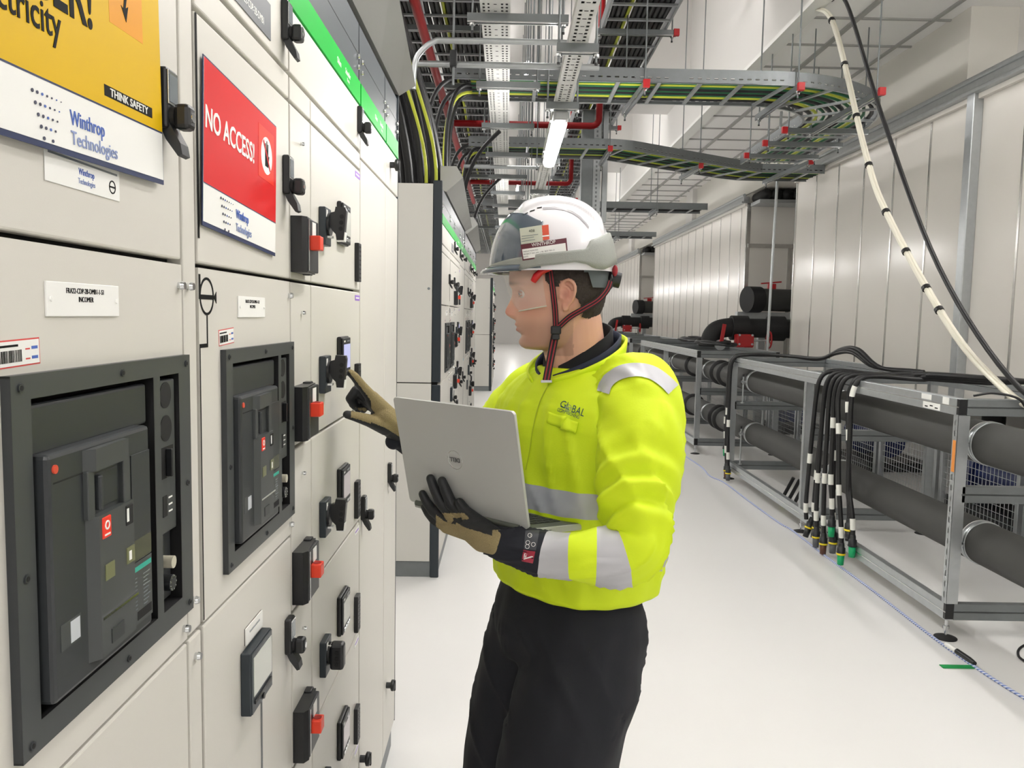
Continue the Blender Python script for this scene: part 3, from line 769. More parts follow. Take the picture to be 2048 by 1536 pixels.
for y in (3.95, 5.0, 6.75, 8.4, 9.9, 11.5, 13.1, 15, 17, 19, 21): trapeze(.215, .415, y, y, 2.858, TOPZ, 'short galvanised trapeze hanger carrying the narrow perforated tray', G2)

def offset_path(pts, off):
    out = []
    for i, p in enumerate(pts):
        a = pts[max(i - 1, 0)]; c = pts[min(i + 1, len(pts) - 1)]
        t = (c - a); t.z = 0; t.normalize(); out.append(p + Vector((t.y, -t.x, 0)) * off)
    return out
def resample(pts, step):
    out = [pts[0].copy()]; acc = 0.0
    for a, c in zip(pts, pts[1:]):
        L = (c - a).length
        if L < 1e-9: continue
        t = step - acc
        while t <= L:
            out.append(a + (c - a) * (t / L)); t += step
        acc = L - (t - step)
    out.append(pts[-1].copy()); return out
def ladder(pts, w, label, slot=.03, rung=.30, hrail=.10, slots=True, name='cable_ladder'):
    pts = [Vector(p) for p in pts]; r = thing(name, pts[0], label, 'cable ladder')
    for s_ in (-1, 1):
        line = resample(offset_path(resample(pts, .06), s_ * w / 2), slot); n = len(line); b = MB()
        hz = (0, .030, .040, hrail); rows = (0, 1, 2) if slots else (0,)
        zz = hz if slots else (0, hrail)
        inner = offset_path(line, -s_ * .003)
        for L_, fl in ((line, False), (inner, True)):
            V = []; F = []; m_ = len(zz)
            for p in L_:
                for z in zz: V.append(p + Vector((0, 0, z)))
            for i in range(n - 1):
                for k in range(m_ - 1):
                    if slots and k == 1 and i % 2 and (i // 2) % 14 not in (12, 13): continue
                    q = (i * m_ + k, (i + 1) * m_ + k, (i + 1) * m_ + k + 1, i * m_ + k + 1)
                    F.append(q if not fl else q[::-1])
            b.put(V, F, GALVD)
        fl_ = offset_path(line, -s_ * .018); V = []; F = []
        for p, q in zip(line, fl_): V += [p, q, p + Vector((0, 0, .003)), q + Vector((0, 0, .003))]
        for i in range(n - 1):
            for e in ((0, 1), (2, 3), (0, 2), (1, 3)): F.append((i * 4 + e[0], i * 4 + e[1], i * 4 + 4 + e[1], i * 4 + 4 + e[0]))
        b.put(V, F, GALV); b.build('side_rail', r)
    c = resample(pts, rung); b = None
    for i in range(1, len(c) - 1):
        t = (c[i + 1] - c[i - 1]); t.z = 0; t.normalize(); sd = Vector((t.y, -t.x, 0)); p = c[i] + Vector((0, 0, .012))
        b = MB(); b.bar(p - sd * (w / 2 - .003), p + sd * (w / 2 - .003), .028, .016, GALV); b.build('rung', r)
    return r
rnd = random.Random(3)
# upper ladders along the aisle, packed with black cable
UP = [(-1.02, .52, 'upper cable ladder farthest left, above the grey hood', 'black cables on the far left upper ladder', 'black cable on the upper ladder farthest left'),
      (-.47, .52, 'upper cable ladder behind the wide perforated tray', 'black cables on the upper ladder behind the wide tray', 'black cable on the upper ladder behind the wide perforated tray'),
      (1.02, .54, 'upper cable ladder right of the narrow perforated tray', 'black cables on the upper right ladder', 'black cable on the upper ladder right of the narrow perforated tray')]
for (xc, w, lab, grp, clab) in UP:
    ladder([(xc, 3.2, 4.0), (xc, 32, 4.0)], w, lab, .2, .32, .1, False, 'upper_cable_ladder')
    n = 11
    for i in range(n):
        x = xc - w / 2 + .05 + (w - .1) * i / (n - 1); yg = (i == 3)
        pts = [(x + rnd.uniform(-.012, .012) * (1 if k % 2 else .5), 3.2 + 28.6 * k / 40, 4.02 + .021 + rnd.uniform(0, .006)) for k in range(41)]
        if yg: cable(pts, .014, CABLEY, 'yellow green earth cable on the ' + lab.replace('cable ladder', 'ladder').split(',')[0], None, 'earth_cable')
        else: cable(pts, .021, CABLE, clab, grp)
    for k in range(8):
        x = xc - w / 2 + .07 + (w - .14) * k / 7
        cable([(x + rnd.uniform(-.02, .02), 3.2 + 28.6 * q / 30, 4.085 + rnd.uniform(0, .01)) for q in range(31)], .021, CABLE, 'second layer ' + clab, grp + ', second layer')
for y in (3.5, 5.2, 6.9, 8.6, 10.3, 12, 14, 16.5, 19, 22): trapeze(-1.33, -.17, y, y, 3.955, TOPZ, 'wide galvanised trapeze hanger under the two left upper ladders', 'trapeze hangers under the left upper ladders')
for i, y in enumerate((5.15, 6.9, 8.6, 10.3, 12, 14, 16.5, 19, 22)): trapeze(1.37, .70, y, y, 3.955, TOPZ, 'galvanised trapeze hanger under the upper right ladder', 'trapeze hangers under the upper right ladder', True)
trapeze(1.39, 2.02, 6.6, 6.6, 4.25, TOPZ, 'empty galvanised trapeze hanger at the top edge beside the white soffit', None)
# crossing ladders with earth cables
def arc(cx, cy, r, a0, a1, z, n=14): return [(cx + r * math.cos(a0 + (a1 - a0) * i / n), cy + r * math.sin(a0 + (a1 - a0) * i / n), z) for i in range(n + 1)]
ZL = 3.30
path1 = [(-.42, 6.25, ZL), (1.88, 6.25, ZL)] + arc(1.88, 7.20, .95, -PI / 2, 0, ZL) + [(2.83, 8.95, ZL)]
ladder(path1, .60, 'galvanised cable ladder that crosses overhead then curves away at right')
path2 = [(-.42, 8.55, ZL), (.98, 8.55, ZL), (1.12, 8.58, ZL), (2.65, 9.58, ZL), (2.85, 9.68, ZL), (3.64, 9.68, ZL)]
ladder(path2, .58, 'farther galvanised cable ladder that crosses overhead and slants right')
for (x0, x1, y0, y1) in ((.97, .93, 5.90, 6.72), (2.08, 2.05, 5.90, 6.80), (2.70, 2.68, 5.98, 7.35), (3.18, 3.10, 8.60, 9.9), (1.0, 1.0, 8.15, 8.98), (2.10, 2.05, 8.95, 9.75)):
    trapeze(x0, x1, y0, y1, ZL - .046, TOPZ if x0 < 2.3 else 4.17, 'red-capped trapeze hanger under the crossing cable ladders', 'red-capped hangers of the crossing ladders', True)
for y in (7.22, 7.76, 8.35): trapeze(2.42, 3.16, y, y, ZL - .046, 4.17, 'trapeze hanger under the curved ladder\'s receding leg', 'hangers under the receding ladder leg', True)
for (y, lab) in ((12.9, 'third cable ladder crossing the aisle, behind the helmet'), (17.2, 'fourth cable ladder crossing the aisle, farthest')):
    ladder([(-.42, y, ZL), (3.1, y, ZL)], .5, lab, .2, .3, .1, False)
    for k in range(5): cable([(-.36, y - .16 + .08 * k, ZL + .036), (1.4, y - .16 + .08 * k, ZL + .038), (3.06, y - .16 + .08 * k, ZL + .036)], .016, CABLE, 'black cable lying on the ' + lab.split(',')[0], 'black cables on the ' + lab.split(',')[0])
    for x in (.9, 2.3): trapeze(x, x, y - .32, y + .32, ZL - .046, TOPZ, 'trapeze hanger under the far crossing ladders', 'hangers under the far crossing ladders')
def follow(path, off, dz): 
    P_ = resample([Vector(p) for p in path], .12); return [p + Vector((0, 0, dz)) for p in offset_path(P_, off)]
K1 = [(-.24, 'b'), (-.19, 'y'), (-.13, 'g'), (-.08, 'b'), (-.03, 'g'), (.02, 'b'), (.08, 'g'), (.13, 'y'), (.18, 'g'), (.24, 'b')]
def drop(y, xt, yt, r): return [Vector(p) for p in bez((-.30, y, ZL + .035), (xt - .02, y, ZL + .05), (xt - .03, yt, 3.0), (xt, yt, 2.385), 14)][::-1]
for j, (path, lab, y0c) in enumerate(((path1, 'nearer crossing ladder', 6.25), (path2, 'farther crossing ladder', 8.55))):
    for i, (o_, c_) in enumerate(K1):
        p = follow(path, o_, .020 + .014); r_ = .017 if c_ == 'b' else .0125
        if c_ != 'b' and i != 1:
            cable([q for q in p if q.x > -.36], r_, {'g': CABLEG, 'y': CABLEY}[c_], ('green' if c_ == 'g' else 'yellow green') + f' earth cable lying along the {lab}', ('green' if c_ == 'g' else 'yellow green') + f' earth cables on the {lab}', 'earth_cable'); continue
        d = drop(p[0].y, -.465 - .035 * (i % 5), p[0].y - .12, r_); p = [q for q in p if q.x > -.27]
        m_ = {'b': CABLE, 'g': CABLEG, 'y': CABLEY}[c_]; cn = {'b': 'black', 'g': 'green', 'y': 'yellow green'}[c_]
        cable(d + p[1:], r_, m_, f'{cn} cable on the {lab}, dropping to the switchgear at left', f'{cn} cables on the {lab}', 'earth_cable' if c_ != 'b' else 'power_cable')
# thick black cables dropping into the second row
for i in range(20):
    a = (i * 7 % 20) / 19; x = -.46 - .25 * (i % 10) / 9; y = 5.0 + 1.0 * a
    pts = bez((x - .40, y - .55, 4.02), (x - .26, y - .25, 3.35), (x - .03, y, 3.0), (x, y + .05, 2.385), 12)
    cable(pts, .027, CABLE, 'thick black cable dropping into the top of the second switchgear row', 'thick black cables dropping behind the nearest row')
for i in range(2):
    x = -.50 + .06 * i
    pts = bez((x - .16, 4.70, 3.1), (x - .10, 4.80, 2.85), (x + .01, 4.86, 2.65), (x, 4.90, 2.385), 10)
    cable(pts, .010, CABLEY, ['yellow earth cable dropping behind the nearest switchgear row', 'second yellow earth cable dropping into the second switchgear row'][i], None, 'earth_cable')
for i, (y0, pe) in enumerate(((7.0, (-.44, 7.35, 2.36)), (9.3, (-.44, 9.55, 2.385)))):
    cable(bez((-.09, y0, 3.17), (-.3, y0 + .1, 3.0), (-.42, pe[1], 2.9), pe, 12), .018, CABLE, ['single black cable hanging in an arc from the wide tray', 'second black cable hanging in an arc from the wide tray, farther'][i])

# conduits
def conduit(pts, rad, label, m=GALV):
    b = MB(); b.tube(smoothpath(pts, 6), rad, m, 12); o = b.build('conduit'); return tag(o, label, 'conduit')
conduit([(-.56, 4.70, 3.02), (-.3, 4.70, 3.02), (.2, 4.70, 3.02), (.50, 4.70, 3.02)], .018, 'galvanised conduit crossing in front of the perforated trays')
conduit([(-.525, 4.42, 2.80), (-.522, 4.42, 2.90), (-.50, 4.42, 2.98), (-.42, 4.42, 3.05), (-.3, 4.42, 3.06), (.40, 4.42, 3.06)], .015, 'bent galvanised conduit just above the straight one')
conduit([(-.45, 8.0, 3.05), (0, 8.0, 3.05), (.30, 8.0, 3.05)], .018, 'farther galvanised conduit crossing beneath the wide tray')
b = MB(); b.cyl((-.33, 4.68, 2.9), (-.33, 4.68, TOPZ), .007, GALVD, 8); b.box((-.35, 4.66, 3.0), (-.31, 4.70, 3.09), BLACKM, .005); tag(b.build('hanger_rod'), 'single threaded rod clamped to the straight galvanised conduit', 'hanger')

# sprinkler pipework
def pipe_red(pts, rad, label, cups=()):
    b = MB(); b.tube(pts, rad, REDPIPE, 16)
    for p, q in cups: b.cyl(p, q, rad * 1.35, REDPIPE, 16)
    return tag(b.build('sprinkler_pipe'), label, 'pipe')
pipe_red([(-.63, 2.6, 3.6), (-.63, 14.5, 3.6)], .034, 'long red sprinkler pipe running down the aisle above the hoods', [((-.63, 7.7, 3.6), (-.63, 7.85, 3.6)), ((-.63, 5.0, 3.6), (-.63, 5.1, 3.6))])
def elb(x0, x1, y, z, zt): return [(x0, y, z), (x1 - .08, y, z)] + [(x1 - .08 + .08 * math.sin(t * PI / 12), y, z + .08 - .08 * math.cos(t * PI / 12)) for t in range(1, 7)] + [(x1, y, zt)]
pipe_red(elb(-.59, .93, 8.6, 3.6, TOPZ), .034, 'red sprinkler branch crossing the aisle and turning up, nearer one')
pipe_red(elb(-.59, .93, 12.3, 3.6, TOPZ), .034, 'red sprinkler branch crossing the aisle and turning up, farther one')
pipe_red(elb(2.30, .97, 6.55, 3.6, 3.9)[:1] + [(1.40, 6.55, 4.55), (1.0, 6.55, 4.55)], .034, 'short red pipe against the white soffit, nearer one') if False else pipe_red([(.72, 6.55, 4.9), (2.36, 6.55, 4.9)], .045, 'short red pipe against the white soffit, nearer one', [((1.7, 6.55, 4.9), (1.76, 6.55, 4.9))])
pipe_red([(.80, 8.3, 4.9), (2.36, 8.3, 4.9)], .045, 'short red pipe against the white soffit, farther one', [((1.6, 8.3, 4.9), (1.66, 8.3, 4.9))])

# vertical riser hanging beside the narrow tray
r = thing('cable_riser', (.98, 9.6, 2.9), 'grey vertical cable riser hanging overhead, right of the lit batten', 'cable riser')
b = MB(); b.box((.84, 9.55, 2.72), (.98, 9.70, 4.0), GALVD, .006); b.build('back_channel', r)
b = MB(); b.grid([0, .03, .05, .09], [0] + [v for k in range(24) for v in (.03 + k * .05, .055 + k * .05)] + [1.28], {(1, 1 + 2 * k) for k in range(24)}, (.98, 9.56, 2.72), (1, 0, 0), (0, 0, 1), GALV, .003)
b.box((.98, 9.563, 2.72), (1.07, 9.70, 4.0), GALVD); b.build('slotted_channel', r)
b = MB(); b.box((1.09, 9.56, 2.72), (1.15, 9.66, 4.0), GALV, .005); b.build('side_channel', r)
b = MB(); b.box((.93, 9.50, 2.70), (1.02, 9.56, 2.78), CABLEY, .01); b.build('yellow_clamp', r)

# lights
def batten(x, y0, z, label, power, L=1.57, zt=2.90):
    r = thing('batten_light', (x, y0 + L / 2, z), label, 'light', None)
    b = MB(); b.box((x - .046, y0 + .12, z - .028), (x + .046, y0 + L - .12, z + .05), LAMPW, .03); b.build('diffuser', r)
    b = MB(); b.box((x - .045, y0, z + .004), (x + .045, y0 + .12, z + .06), LAMPB, .015); b.box((x - .045, y0 + L - .12, z + .004), (x + .045, y0 + L, z + .06), LAMPB, .015); b.box((x - .045, y0 + .1, z + .05), (x + .045, y0 + L - .1, z + .075), LAMPB, .01)
    b.build('housing', r)
    for k in (.3, L - .3):
        b = MB(); b.box((x - .055, y0 + k - .02, z + .06), (x + .055, y0 + k + .02, z + .075), CHROME, .002); b.cyl((x, y0 + k, z + .07), (x, y0 + k, zt), .006, GALVD, 8); b.build('bracket', r)
    return r
batten(.31, 5.02, 2.80, 'lit batten light under the narrow perforated tray, above the worker', 0)
ORD = ['second', 'third', 'fourth', 'fifth', 'sixth', 'seventh', 'eighth', 'ninth', 'tenth']
batten(-.22, -2.0, 2.9, 'batten light behind the camera', 0, zt=TOPZ); batten(-.22, -4.2, 2.9, 'second batten light behind the camera', 0, zt=TOPZ); batten(.6, -3.4, 2.9, 'third batten light behind the camera', 0, zt=TOPZ); batten(2.9, -.9, 3.9, 'batten light behind the camera at right', 0, zt=4.19); batten(.31, 1.40, 2.80, 'batten light just overhead, out of sight', 0, zt=TOPZ)  # the ones behind the camera are unseen fill, added to light the worker's front
for i in range(9): batten(.31, 9.2 + 4 * i, 2.80, ORD[i] + ' lit batten light down the aisle', 0, zt=2.9 if i < 5 else TOPZ)
for i, y in enumerate((-1.5, 1.5, 4.5, 8.0, 11.5, 15.0, 19.0, 24.0, 30.0, 36.0)):
    batten(-2.1, y, 4.6, 'batten light over the service aisle behind the switchgear, ' + (['first'] + ORD)[i] + ' along', 0, zt=TOPZ)  # row added out of view to brighten the right wall and ceiling
for i, y in enumerate((1.0, 3.0)):
    batten(3.0, y, 4.02, 'ceiling batten over the nearest pipe rack, above the frame' + (' and behind' if i == 0 else ''), 0, zt=4.19 if y > 2 else TOPZ)  # unseen battens added for more light on rack, floor and ceiling
for i, y in enumerate((7.0, 12.0, 17.0, 23.0, 30.0)):
    batten(.25, y, 5.3, 'high batten light above the cable ladders, ' + (['first'] + ORD)[i] + ' along', 0, zt=TOPZ)  # extra hidden row, added to light the soffit
# ------------------------------------------------------------------ right side: racks, insulated pipes, draped cables
RUB = mat('rubber pipe insulation', (66, 66, 64), 0.75, var=0.10, vscale=5, bump=0.15, bscale=120)
RUBD = mat('black rubber ring', (26, 26, 27), 0.7)
def rack(y0, y1, ymid, label):
    r = thing('pipe_rack', (2.72, (y0 + y1) / 2, 0), label, 'rack'); XB = 3.20; XFt = 2.27
    for x in (XFt, XB):
        for z in (.10, 1.145):
            b = MB(); b.box((x - .0205, y0, z), (x + .0205, y1, z + .041), GALV, .003); b.box((x - .0205, y0, z + .044), (x + .0205, y1, z + .085), GALV, .003); b.box((x - .0225, y0, z + .040), (x - .018, y1, z + .045), CHROME); b.build('long_rail', r)
        for y in (y0 + .0205, ymid, y1 - .0205):
            b = MB(); n = 17
            vs = [0] + [v for k in range(n) for v in (.03 + k * .055, .058 + k * .055)] + [.96]
            b.grid([0, .014, .027, .041], vs, {(1, 1 + 2 * k) for k in range(n)}, (x - .0205, y + .0205, .185), (0, -1, 0), (0, 0, 1), GALV, .0025)
            b.box((x - .018, y - .0205, .185), (x + .0395, y + .0205, 1.145), GALV); b.build('post', r)
            if y != ymid:
                ye = y - .0215 if y < ymid else y + .0215
                for z in (1.148, .105): b = MB(); b.box((x - .021, min(ye, y), z), (x + .021, max(ye, y), z + .08), BLACK, .002); b.build('end_cap', r)
            b = MB(); b.cyl((x, y, .012), (x, y, .10), .008, CHROME, 10); b.cyl((x, y, .05), (x, y, .065), .016, CHROME, 6); b.lathe([(0, .014), (.02, .014), (.055, .004), (.055, 0), (0, 0)], (x, y, 0), (0, 0, 1), RUBD, 20); b.build('foot', r)
    for y in (y0 + .0205, ymid, y1 - .0205):
        for z in (.10, .705, 1.145):
            b = MB()
            for dz in (0, .044): b.box((XFt + .0225, y - .0205, z + dz), (XB - .021, y + .0205, z + dz + .041), GALVD, .003)
            b.box((XFt + .0225, y - .0225, z + .040), (XB - .021, y - .018, z + .045), CHAR); b.build('cross_beam', r)
    return r
RK = [(3.93, 7.98, 5.97), (9.40, 13.4, 11.4), (14.6, 18.6, 16.6), (19.8, 23.8, 21.8), (25, 29, 27)]
for i, q in enumerate(RK): rack(q[0], q[1], q[2], ['nearest galvanised pipe rack, at the right edge', 'second galvanised pipe rack, behind the worker\'s shoulder', 'third galvanised pipe rack down the aisle', 'fourth galvanised pipe rack down the aisle', 'fifth galvanised pipe rack, farthest'][i])
b = MB()
r1 = [o for o in bpy.data.objects if o.name == 'pipe_rack'][0]
b.box((2.2482, 4.19, 1.196), (2.2495, 4.29, 1.224), LABEL); b.box((2.2482, 4.10, 1.150), (2.2495, 4.27, 1.184), LABEL); b.box((2.2482, 4.02, 1.190), (2.2495, 4.08, 1.226), LABEL)
for k in range(3): b.box((2.2478, 4.12 + .05 * k, 1.157 + .007 * (k % 2)), (2.2482, 4.15 + .05 * k, 1.163 + .007 * (k % 2)), INK)
b.build('rack_stickers', r1)
b = MB(); b.box((2.2482, 3.935, .86), (2.2488, 3.962, 1.02), mat('orange sticker', (222, 140, 60), .5)); b.build('orange_sticker', r1)

def long_pipe(z, label, zb):
    r = thing('insulated_pipe', (2.45, 20, z), label, 'pipe'); R = .108
    b = MB(); b.cyl((2.45, 2.4, z), (2.45, 40, z), R, RUB, 48); b.build('insulation', r)
    for y in (8.72 if z > .7 else 8.82, 9.02, 10.3, 14.0, 19.2, 24.4):
        b = MB(); b.lathe([(R, 0), (R + .032, .012), (R + .032, .07), (R, .08)], (2.45, y, z), (0, 1, 0), RUBD, 40); b.build('joint_ring', r)
    for y in (3.98, 5.72, 7.74, 9.47, 11.3, 13.2, 16.5, 21.7):
        b = MB(); b.lathe([(R, -.02), (R + .005, -.02), (R + .005, .02), (R, .02)], (2.45, y, z), (0, 1, 0), GALV, 48)
        b.lathe([(R, .02), (R + .004, .022), (R + .004, .028), (R, .03)], (2.45, y, z), (0, 1, 0), LABEL, 48)
        for dz in (-.009, .003): b.box((2.45 - R - .052, y - .018, z + dz), (2.45 - R + .004, y + .018, z + dz + .006), GALV, .001)
        c = b.build('pipe_clamp', r)
        x = 2.45 - R - .032
        b = MB(); b.cyl((x, y, zb), (x, y, z + .05), .0075, GALV, 10)
        for dz, rr in ((-.022, .014), (.012, .014)): b.cyl((x, y, z + dz), (x, y, z + dz + .012), rr, CHROME, 6)
        b.cyl((x, y, z + .05), (x, y, z + .075), .0085, BLACK, 8); b.cyl((x, y, zb), (x, y, zb + .012), .020, GALV, 10); b.build('clamp_rod', c)
    return r
long_pipe(1.0, 'upper dark insulated pipe running through the racks', .79)
long_pipe(.49, 'lower dark insulated pipe running through the racks', .186)

# draped test cables
SLEEVE = mat('white cable sleeve', (234, 234, 226), 0.5)
PLUGC = {'green': mat('green plug', (8, 168, 104), .4), 'brown': mat('brown plug', (96, 62, 44), .5), 'grey': mat('grey plug', (92, 94, 98), .5), 'black': BLACKM}
PBAND = mat('yellow band', (232, 210, 30), .4)
def drape(y, zb, yb, xb, tail, colr, sleeves, label, group, lean=0.0):
    r = thing('test_cable', (2.2, y, 0), label, 'cable', group)
    xo = 2.205 + xb; top = 1.262
    down = [(xo + .012, yb, zb + .13), (xo + .004, yb, zb + .25), (xo, y + (yb - y) * .6, .55), (xo + .004, y + (yb - y) * .3, .85), (xo + .008, y, 1.08), (xo + .022, y - .01, 1.19), (xo + .06, y - .03, 1.245), (xo + .14, y - .07, top)]
    pts = smoothpath(down + tail, 6)
    b = MB(); b.tube(pts, .0155, CABLE, 10); b.build('sheath', r)
    # sleeves sit on the drop
    L = resample([Vector(p) for p in pts], .01)
    for s0 in sleeves:
        a = int(s0 * 100); seg = L[a:a + 8]
        if len(seg) > 2: b = MB(); b.tube(seg, .0172, SLEEVE, 12); b.build('label_sleeve', r)
    b = MB(); p = Vector((xo + .012, yb, zb)); d = Vector((lean, 0, 0))
    b.lathe([(.0, .150), (.015, .150), (.019, .135), (.020, .115), (.026, .112), (.026, .085), (.028, .080), (.028, .070), (0, .070)], p, (lean, 0, 1), BLACKM, 16); b.build('connector', r)
    b = MB(); b.lathe([(0, .070), (.023, .070), (.020, .0), (.0, .0)], p, (lean, 0, 1), PLUGC[colr], 16); b.build('plug_tip', r)
    if colr != 'green' or label.startswith('nearest green'): b = MB(); b.lathe([(.0285, .066), (.0285, .078), (.024, .078), (.024, .066), (.0285, .066)], p, (lean, 0, 1), PBAND, 16); b.build('yellow_band', r)
    return r
def tailto(y, k): return [(2.45 + .02 * k, y - .12, 1.25), (2.62, 5.05 - .02 * k, 1.258 + .012 * (k % 3)), (2.80, 4.75 - .02 * k, 1.262 + .012 * (k % 3)), (3.05, 4.60, 1.27), (3.25, 4.55, 1.22)]
fr = [(5.58, .045, 5.66, -.03, 'black', (.05, .42), 'black-tipped test cable, leftmost of the nearer hanging bunch', .3),
      (5.52, .055, 5.60, .005, 'black', (.06, .30), 'black-tipped test cable, second from left in the nearer bunch', .2),
      (5.47, .020, 5.49, -.02, 'grey', (.06, .33), 'grey-tipped test cable, third from left in the nearer bunch', 0),
      (5.38, .010, 5.36, -.02, 'brown', (.07, .36), 'brown-tipped test cable in the nearer hanging bunch', 0),
      (5.34, .040, 5.28, .012, 'grey', (.08, .50), 'grey-tipped test cable half hidden behind the green tips', 0),
      (5.30, .165, 5.24, -.02, 'green', (.06, .22, .60), 'green-tipped test cable hanging highest in the nearer bunch', 0),
      (5.22, .030, 5.06, -.025, 'green', (.05, .32, .72), 'nearest green-tipped test cable with yellow mark, lowest green tip', 0),
      (5.15, .105, 4.98, .01, 'green', (.05, .62, .80), 'green-tipped test cable at the right of the nearer bunch', 0),
      (5.08, .20, 5.02, .0, 'black', (.80,), 'black-tipped test cable, rightmost in the nearer bunch', 0)]
for k, (y, zb, yb, xb, c_, sl, lab, lean) in enumerate(fr): drape(y, zb, yb, xb, tailto(y, k), c_, sl, lab, None, lean)
def tailfar(y, k): return [(2.46, y - .15, 1.262 + .006 * k), (2.62, y - .5, 1.275), (2.70, y - 1.0, 1.27 + .008 * k), (2.72, y - 1.35, 1.34 + .02 * k), (2.70, y - 1.7, 1.36 + .015 * k), (2.74, y - 2.0, 1.27), (2.9, y - 2.3, 1.262)]
for k, (y, zb, yb, c_, sl, lab) in enumerate([(7.92, .235, 7.94, 'green', (.05, .2), 'green-tipped test cable of the farther hanging bunch'), (7.88, .030, 7.86, 'brown', (.12, .5), 'brown-tipped test cable of the farther hanging bunch'), (7.82, .020, 7.77, 'grey', (.08, .40), 'grey-tipped test cable of the farther hanging bunch')]):
    drape(y, zb, yb, -.005 * k, tailfar(y, k), c_, sl, lab, None)
for k, (x, y, rr) in enumerate(((2.75, 10.6, .34), (2.8, 12.0, .30))):
    b = MB(); pts = []
    for i in range(76): a = i * .27; q = 1 + .10 * math.sin(i * .37 + k); pts.append((x + rr * .55 * q * math.cos(a), y + rr * 1.7 * q * math.sin(a) + .1 * math.sin(i * .21), 1.246 + .016 + .0007 * i + .012 * math.sin(i * .5) ** 2))
    b.tube(pts, .015, CABLE, 8); tag(b.build('coiled_cable'), ['coiled black cable on top of the second pipe rack, nearer coil', 'coiled black cable on top of the second pipe rack, farther coil'][k], 'cable')

# white bundle and black cable slung from the ceiling
SLUNG = [(2.46, 6.75, 4.15), (2.46, 6.31, 3.85), (2.47, 5.66, 2.77), (2.48, 5.30, 2.30), (2.50, 4.51, 1.58), (2.52, 4.02, 1.275), (2.62, 3.93, 1.195), (2.78, 3.90, 1.20), (3.0, 3.93, 1.252), (3.1, 4.2, 1.25)]
r = thing('white_cable_bundle', (2.46, 6.7, 4.18), 'bundle of white cables slung from the ceiling to the nearest pipe rack', 'cable')
SP = smoothpath(SLUNG, 10)
WC = mat('white cable', (236, 232, 216), .45)
for k in range(3):
    a = 2 * PI * k / 3; o_ = Vector((.011 * math.cos(a), .011 * math.sin(a), .008 * math.sin(a + 1)))
    b = MB(); b.tube([p + o_ for p in SP], .0105, WC, 8); b.build('white_cable', r)
L = resample(SP, .05)
for i in (9, 19, 29, 38, 47, 55, 62, 66):
    if i + 1 < len(L):
        p = L[i]; q = L[i] + (L[i + 1] - L[i]).normalized() * .022; b = MB(); b.cyl(p, q, .026, BLACK, 12); b.build('cable_tie', r)
cable(smoothpath([(2.53, 6.6, 4.15), (2.52, 6.25, 4.0), (2.50, 5.50, 2.98), (2.50, 4.67, 1.93), (2.56, 3.95, 1.285), (2.8, 3.80, 1.20), (3.1, 3.92, 1.251)], 8), .014, CABLE, 'single black cable slung from the ceiling beside the white bundle', None, 'slung_cable', 10)
cable(smoothpath([(2.33, 3.95, 1.245), (2.42, 3.93, 1.262), (2.52, 3.9, 1.24), (2.58, 3.9, 1.18), (2.7, 3.9, 1.12)], 6), .006, CABLE, 'thin black lead tied to the white bundle on the rack corner', None, 'thin_lead')

# rope and leads on the floor
ROPE = bpy.data.materials.new('blue white rope'); ROPE.use_nodes = True
nt = ROPE.node_tree; tc = nt.nodes.new('ShaderNodeTexCoord'); wv = nt.nodes.new('ShaderNodeTexWave'); wv.inputs['Scale'].default_value = 30; wv.bands_direction = 'DIAGONAL'
cr = nt.nodes.new('ShaderNodeValToRGB'); cr.color_ramp.elements[0].color = lin((104, 126, 190)) + (1,); cr.color_ramp.elements[1].color = lin((216, 220, 234)) + (1,); cr.color_ramp.elements[0].position = .42; cr.color_ramp.elements[1].position = .5
nt.links.new(tc.outputs['Object'], wv.inputs['Vector']); nt.links.new(wv.outputs['Fac'], cr.inputs[0]); nt.links.new(cr.outputs[0], nt.nodes['Principled BSDF'].inputs['Base Color']); nt.nodes['Principled BSDF'].inputs['Roughness'].default_value = .7
rp = [(2.06, 12.5), (2.08, 9.9), (2.13, 8.6), (2.10, 8.05), (2.16, 7.7), (2.165, 6.95), (2.18, 6.2), (2.205, 5.97), (2.20, 5.3), (2.21, 4.68), (2.20, 4.05), (2.205, 3.72), (2.23, 3.4), (2.28, 3.05), (2.30, 2.5)]
b = MB(); b.tube(smoothpath([(x, y, .0075) for x, y in rp], 8), .0068, ROPE, 8); tag(b.build('floor_rope'), 'blue and white rope laid on the floor along the pipe racks', 'rope')
r = thing('inline_connector', (2.205, 3.72, .0), 'black inline connector on the blue rope near the rack foot', 'connector')
b = MB(); b.tube([(2.20, 3.82, .020), (2.201, 3.80, .022), (2.205, 3.74, .022), (2.207, 3.735, .020)], [.010, .0125, .0125, .010], LABEL, 12); b.tube([(2.207, 3.735, .021), (2.212, 3.64, .021), (2.215, 3.60, .02)], [.014, .014, .010], BLACK, 12); b.build('body', r)
b = MB(); b.box((2.06, 3.585, .001), (2.23, 3.620, .0045), mat('green tape', (20, 140, 70), .5), 0, Matrix.Identity(4)); b.build('green_tag', r)
cable(smoothpath([(2.9, 3.98, .006), (2.62, 3.86, .006), (2.50, 3.72, .006), (2.52, 3.62, .006), (2.62, 3.60, .006), (2.66, 3.68, .006), (2.58, 3.70, .013), (2.60, 3.60, .015), (2.9, 3.5, .006)], 8), .006, CABLE, 'thin black lead curled on the floor at the right edge', None, 'floor_lead')
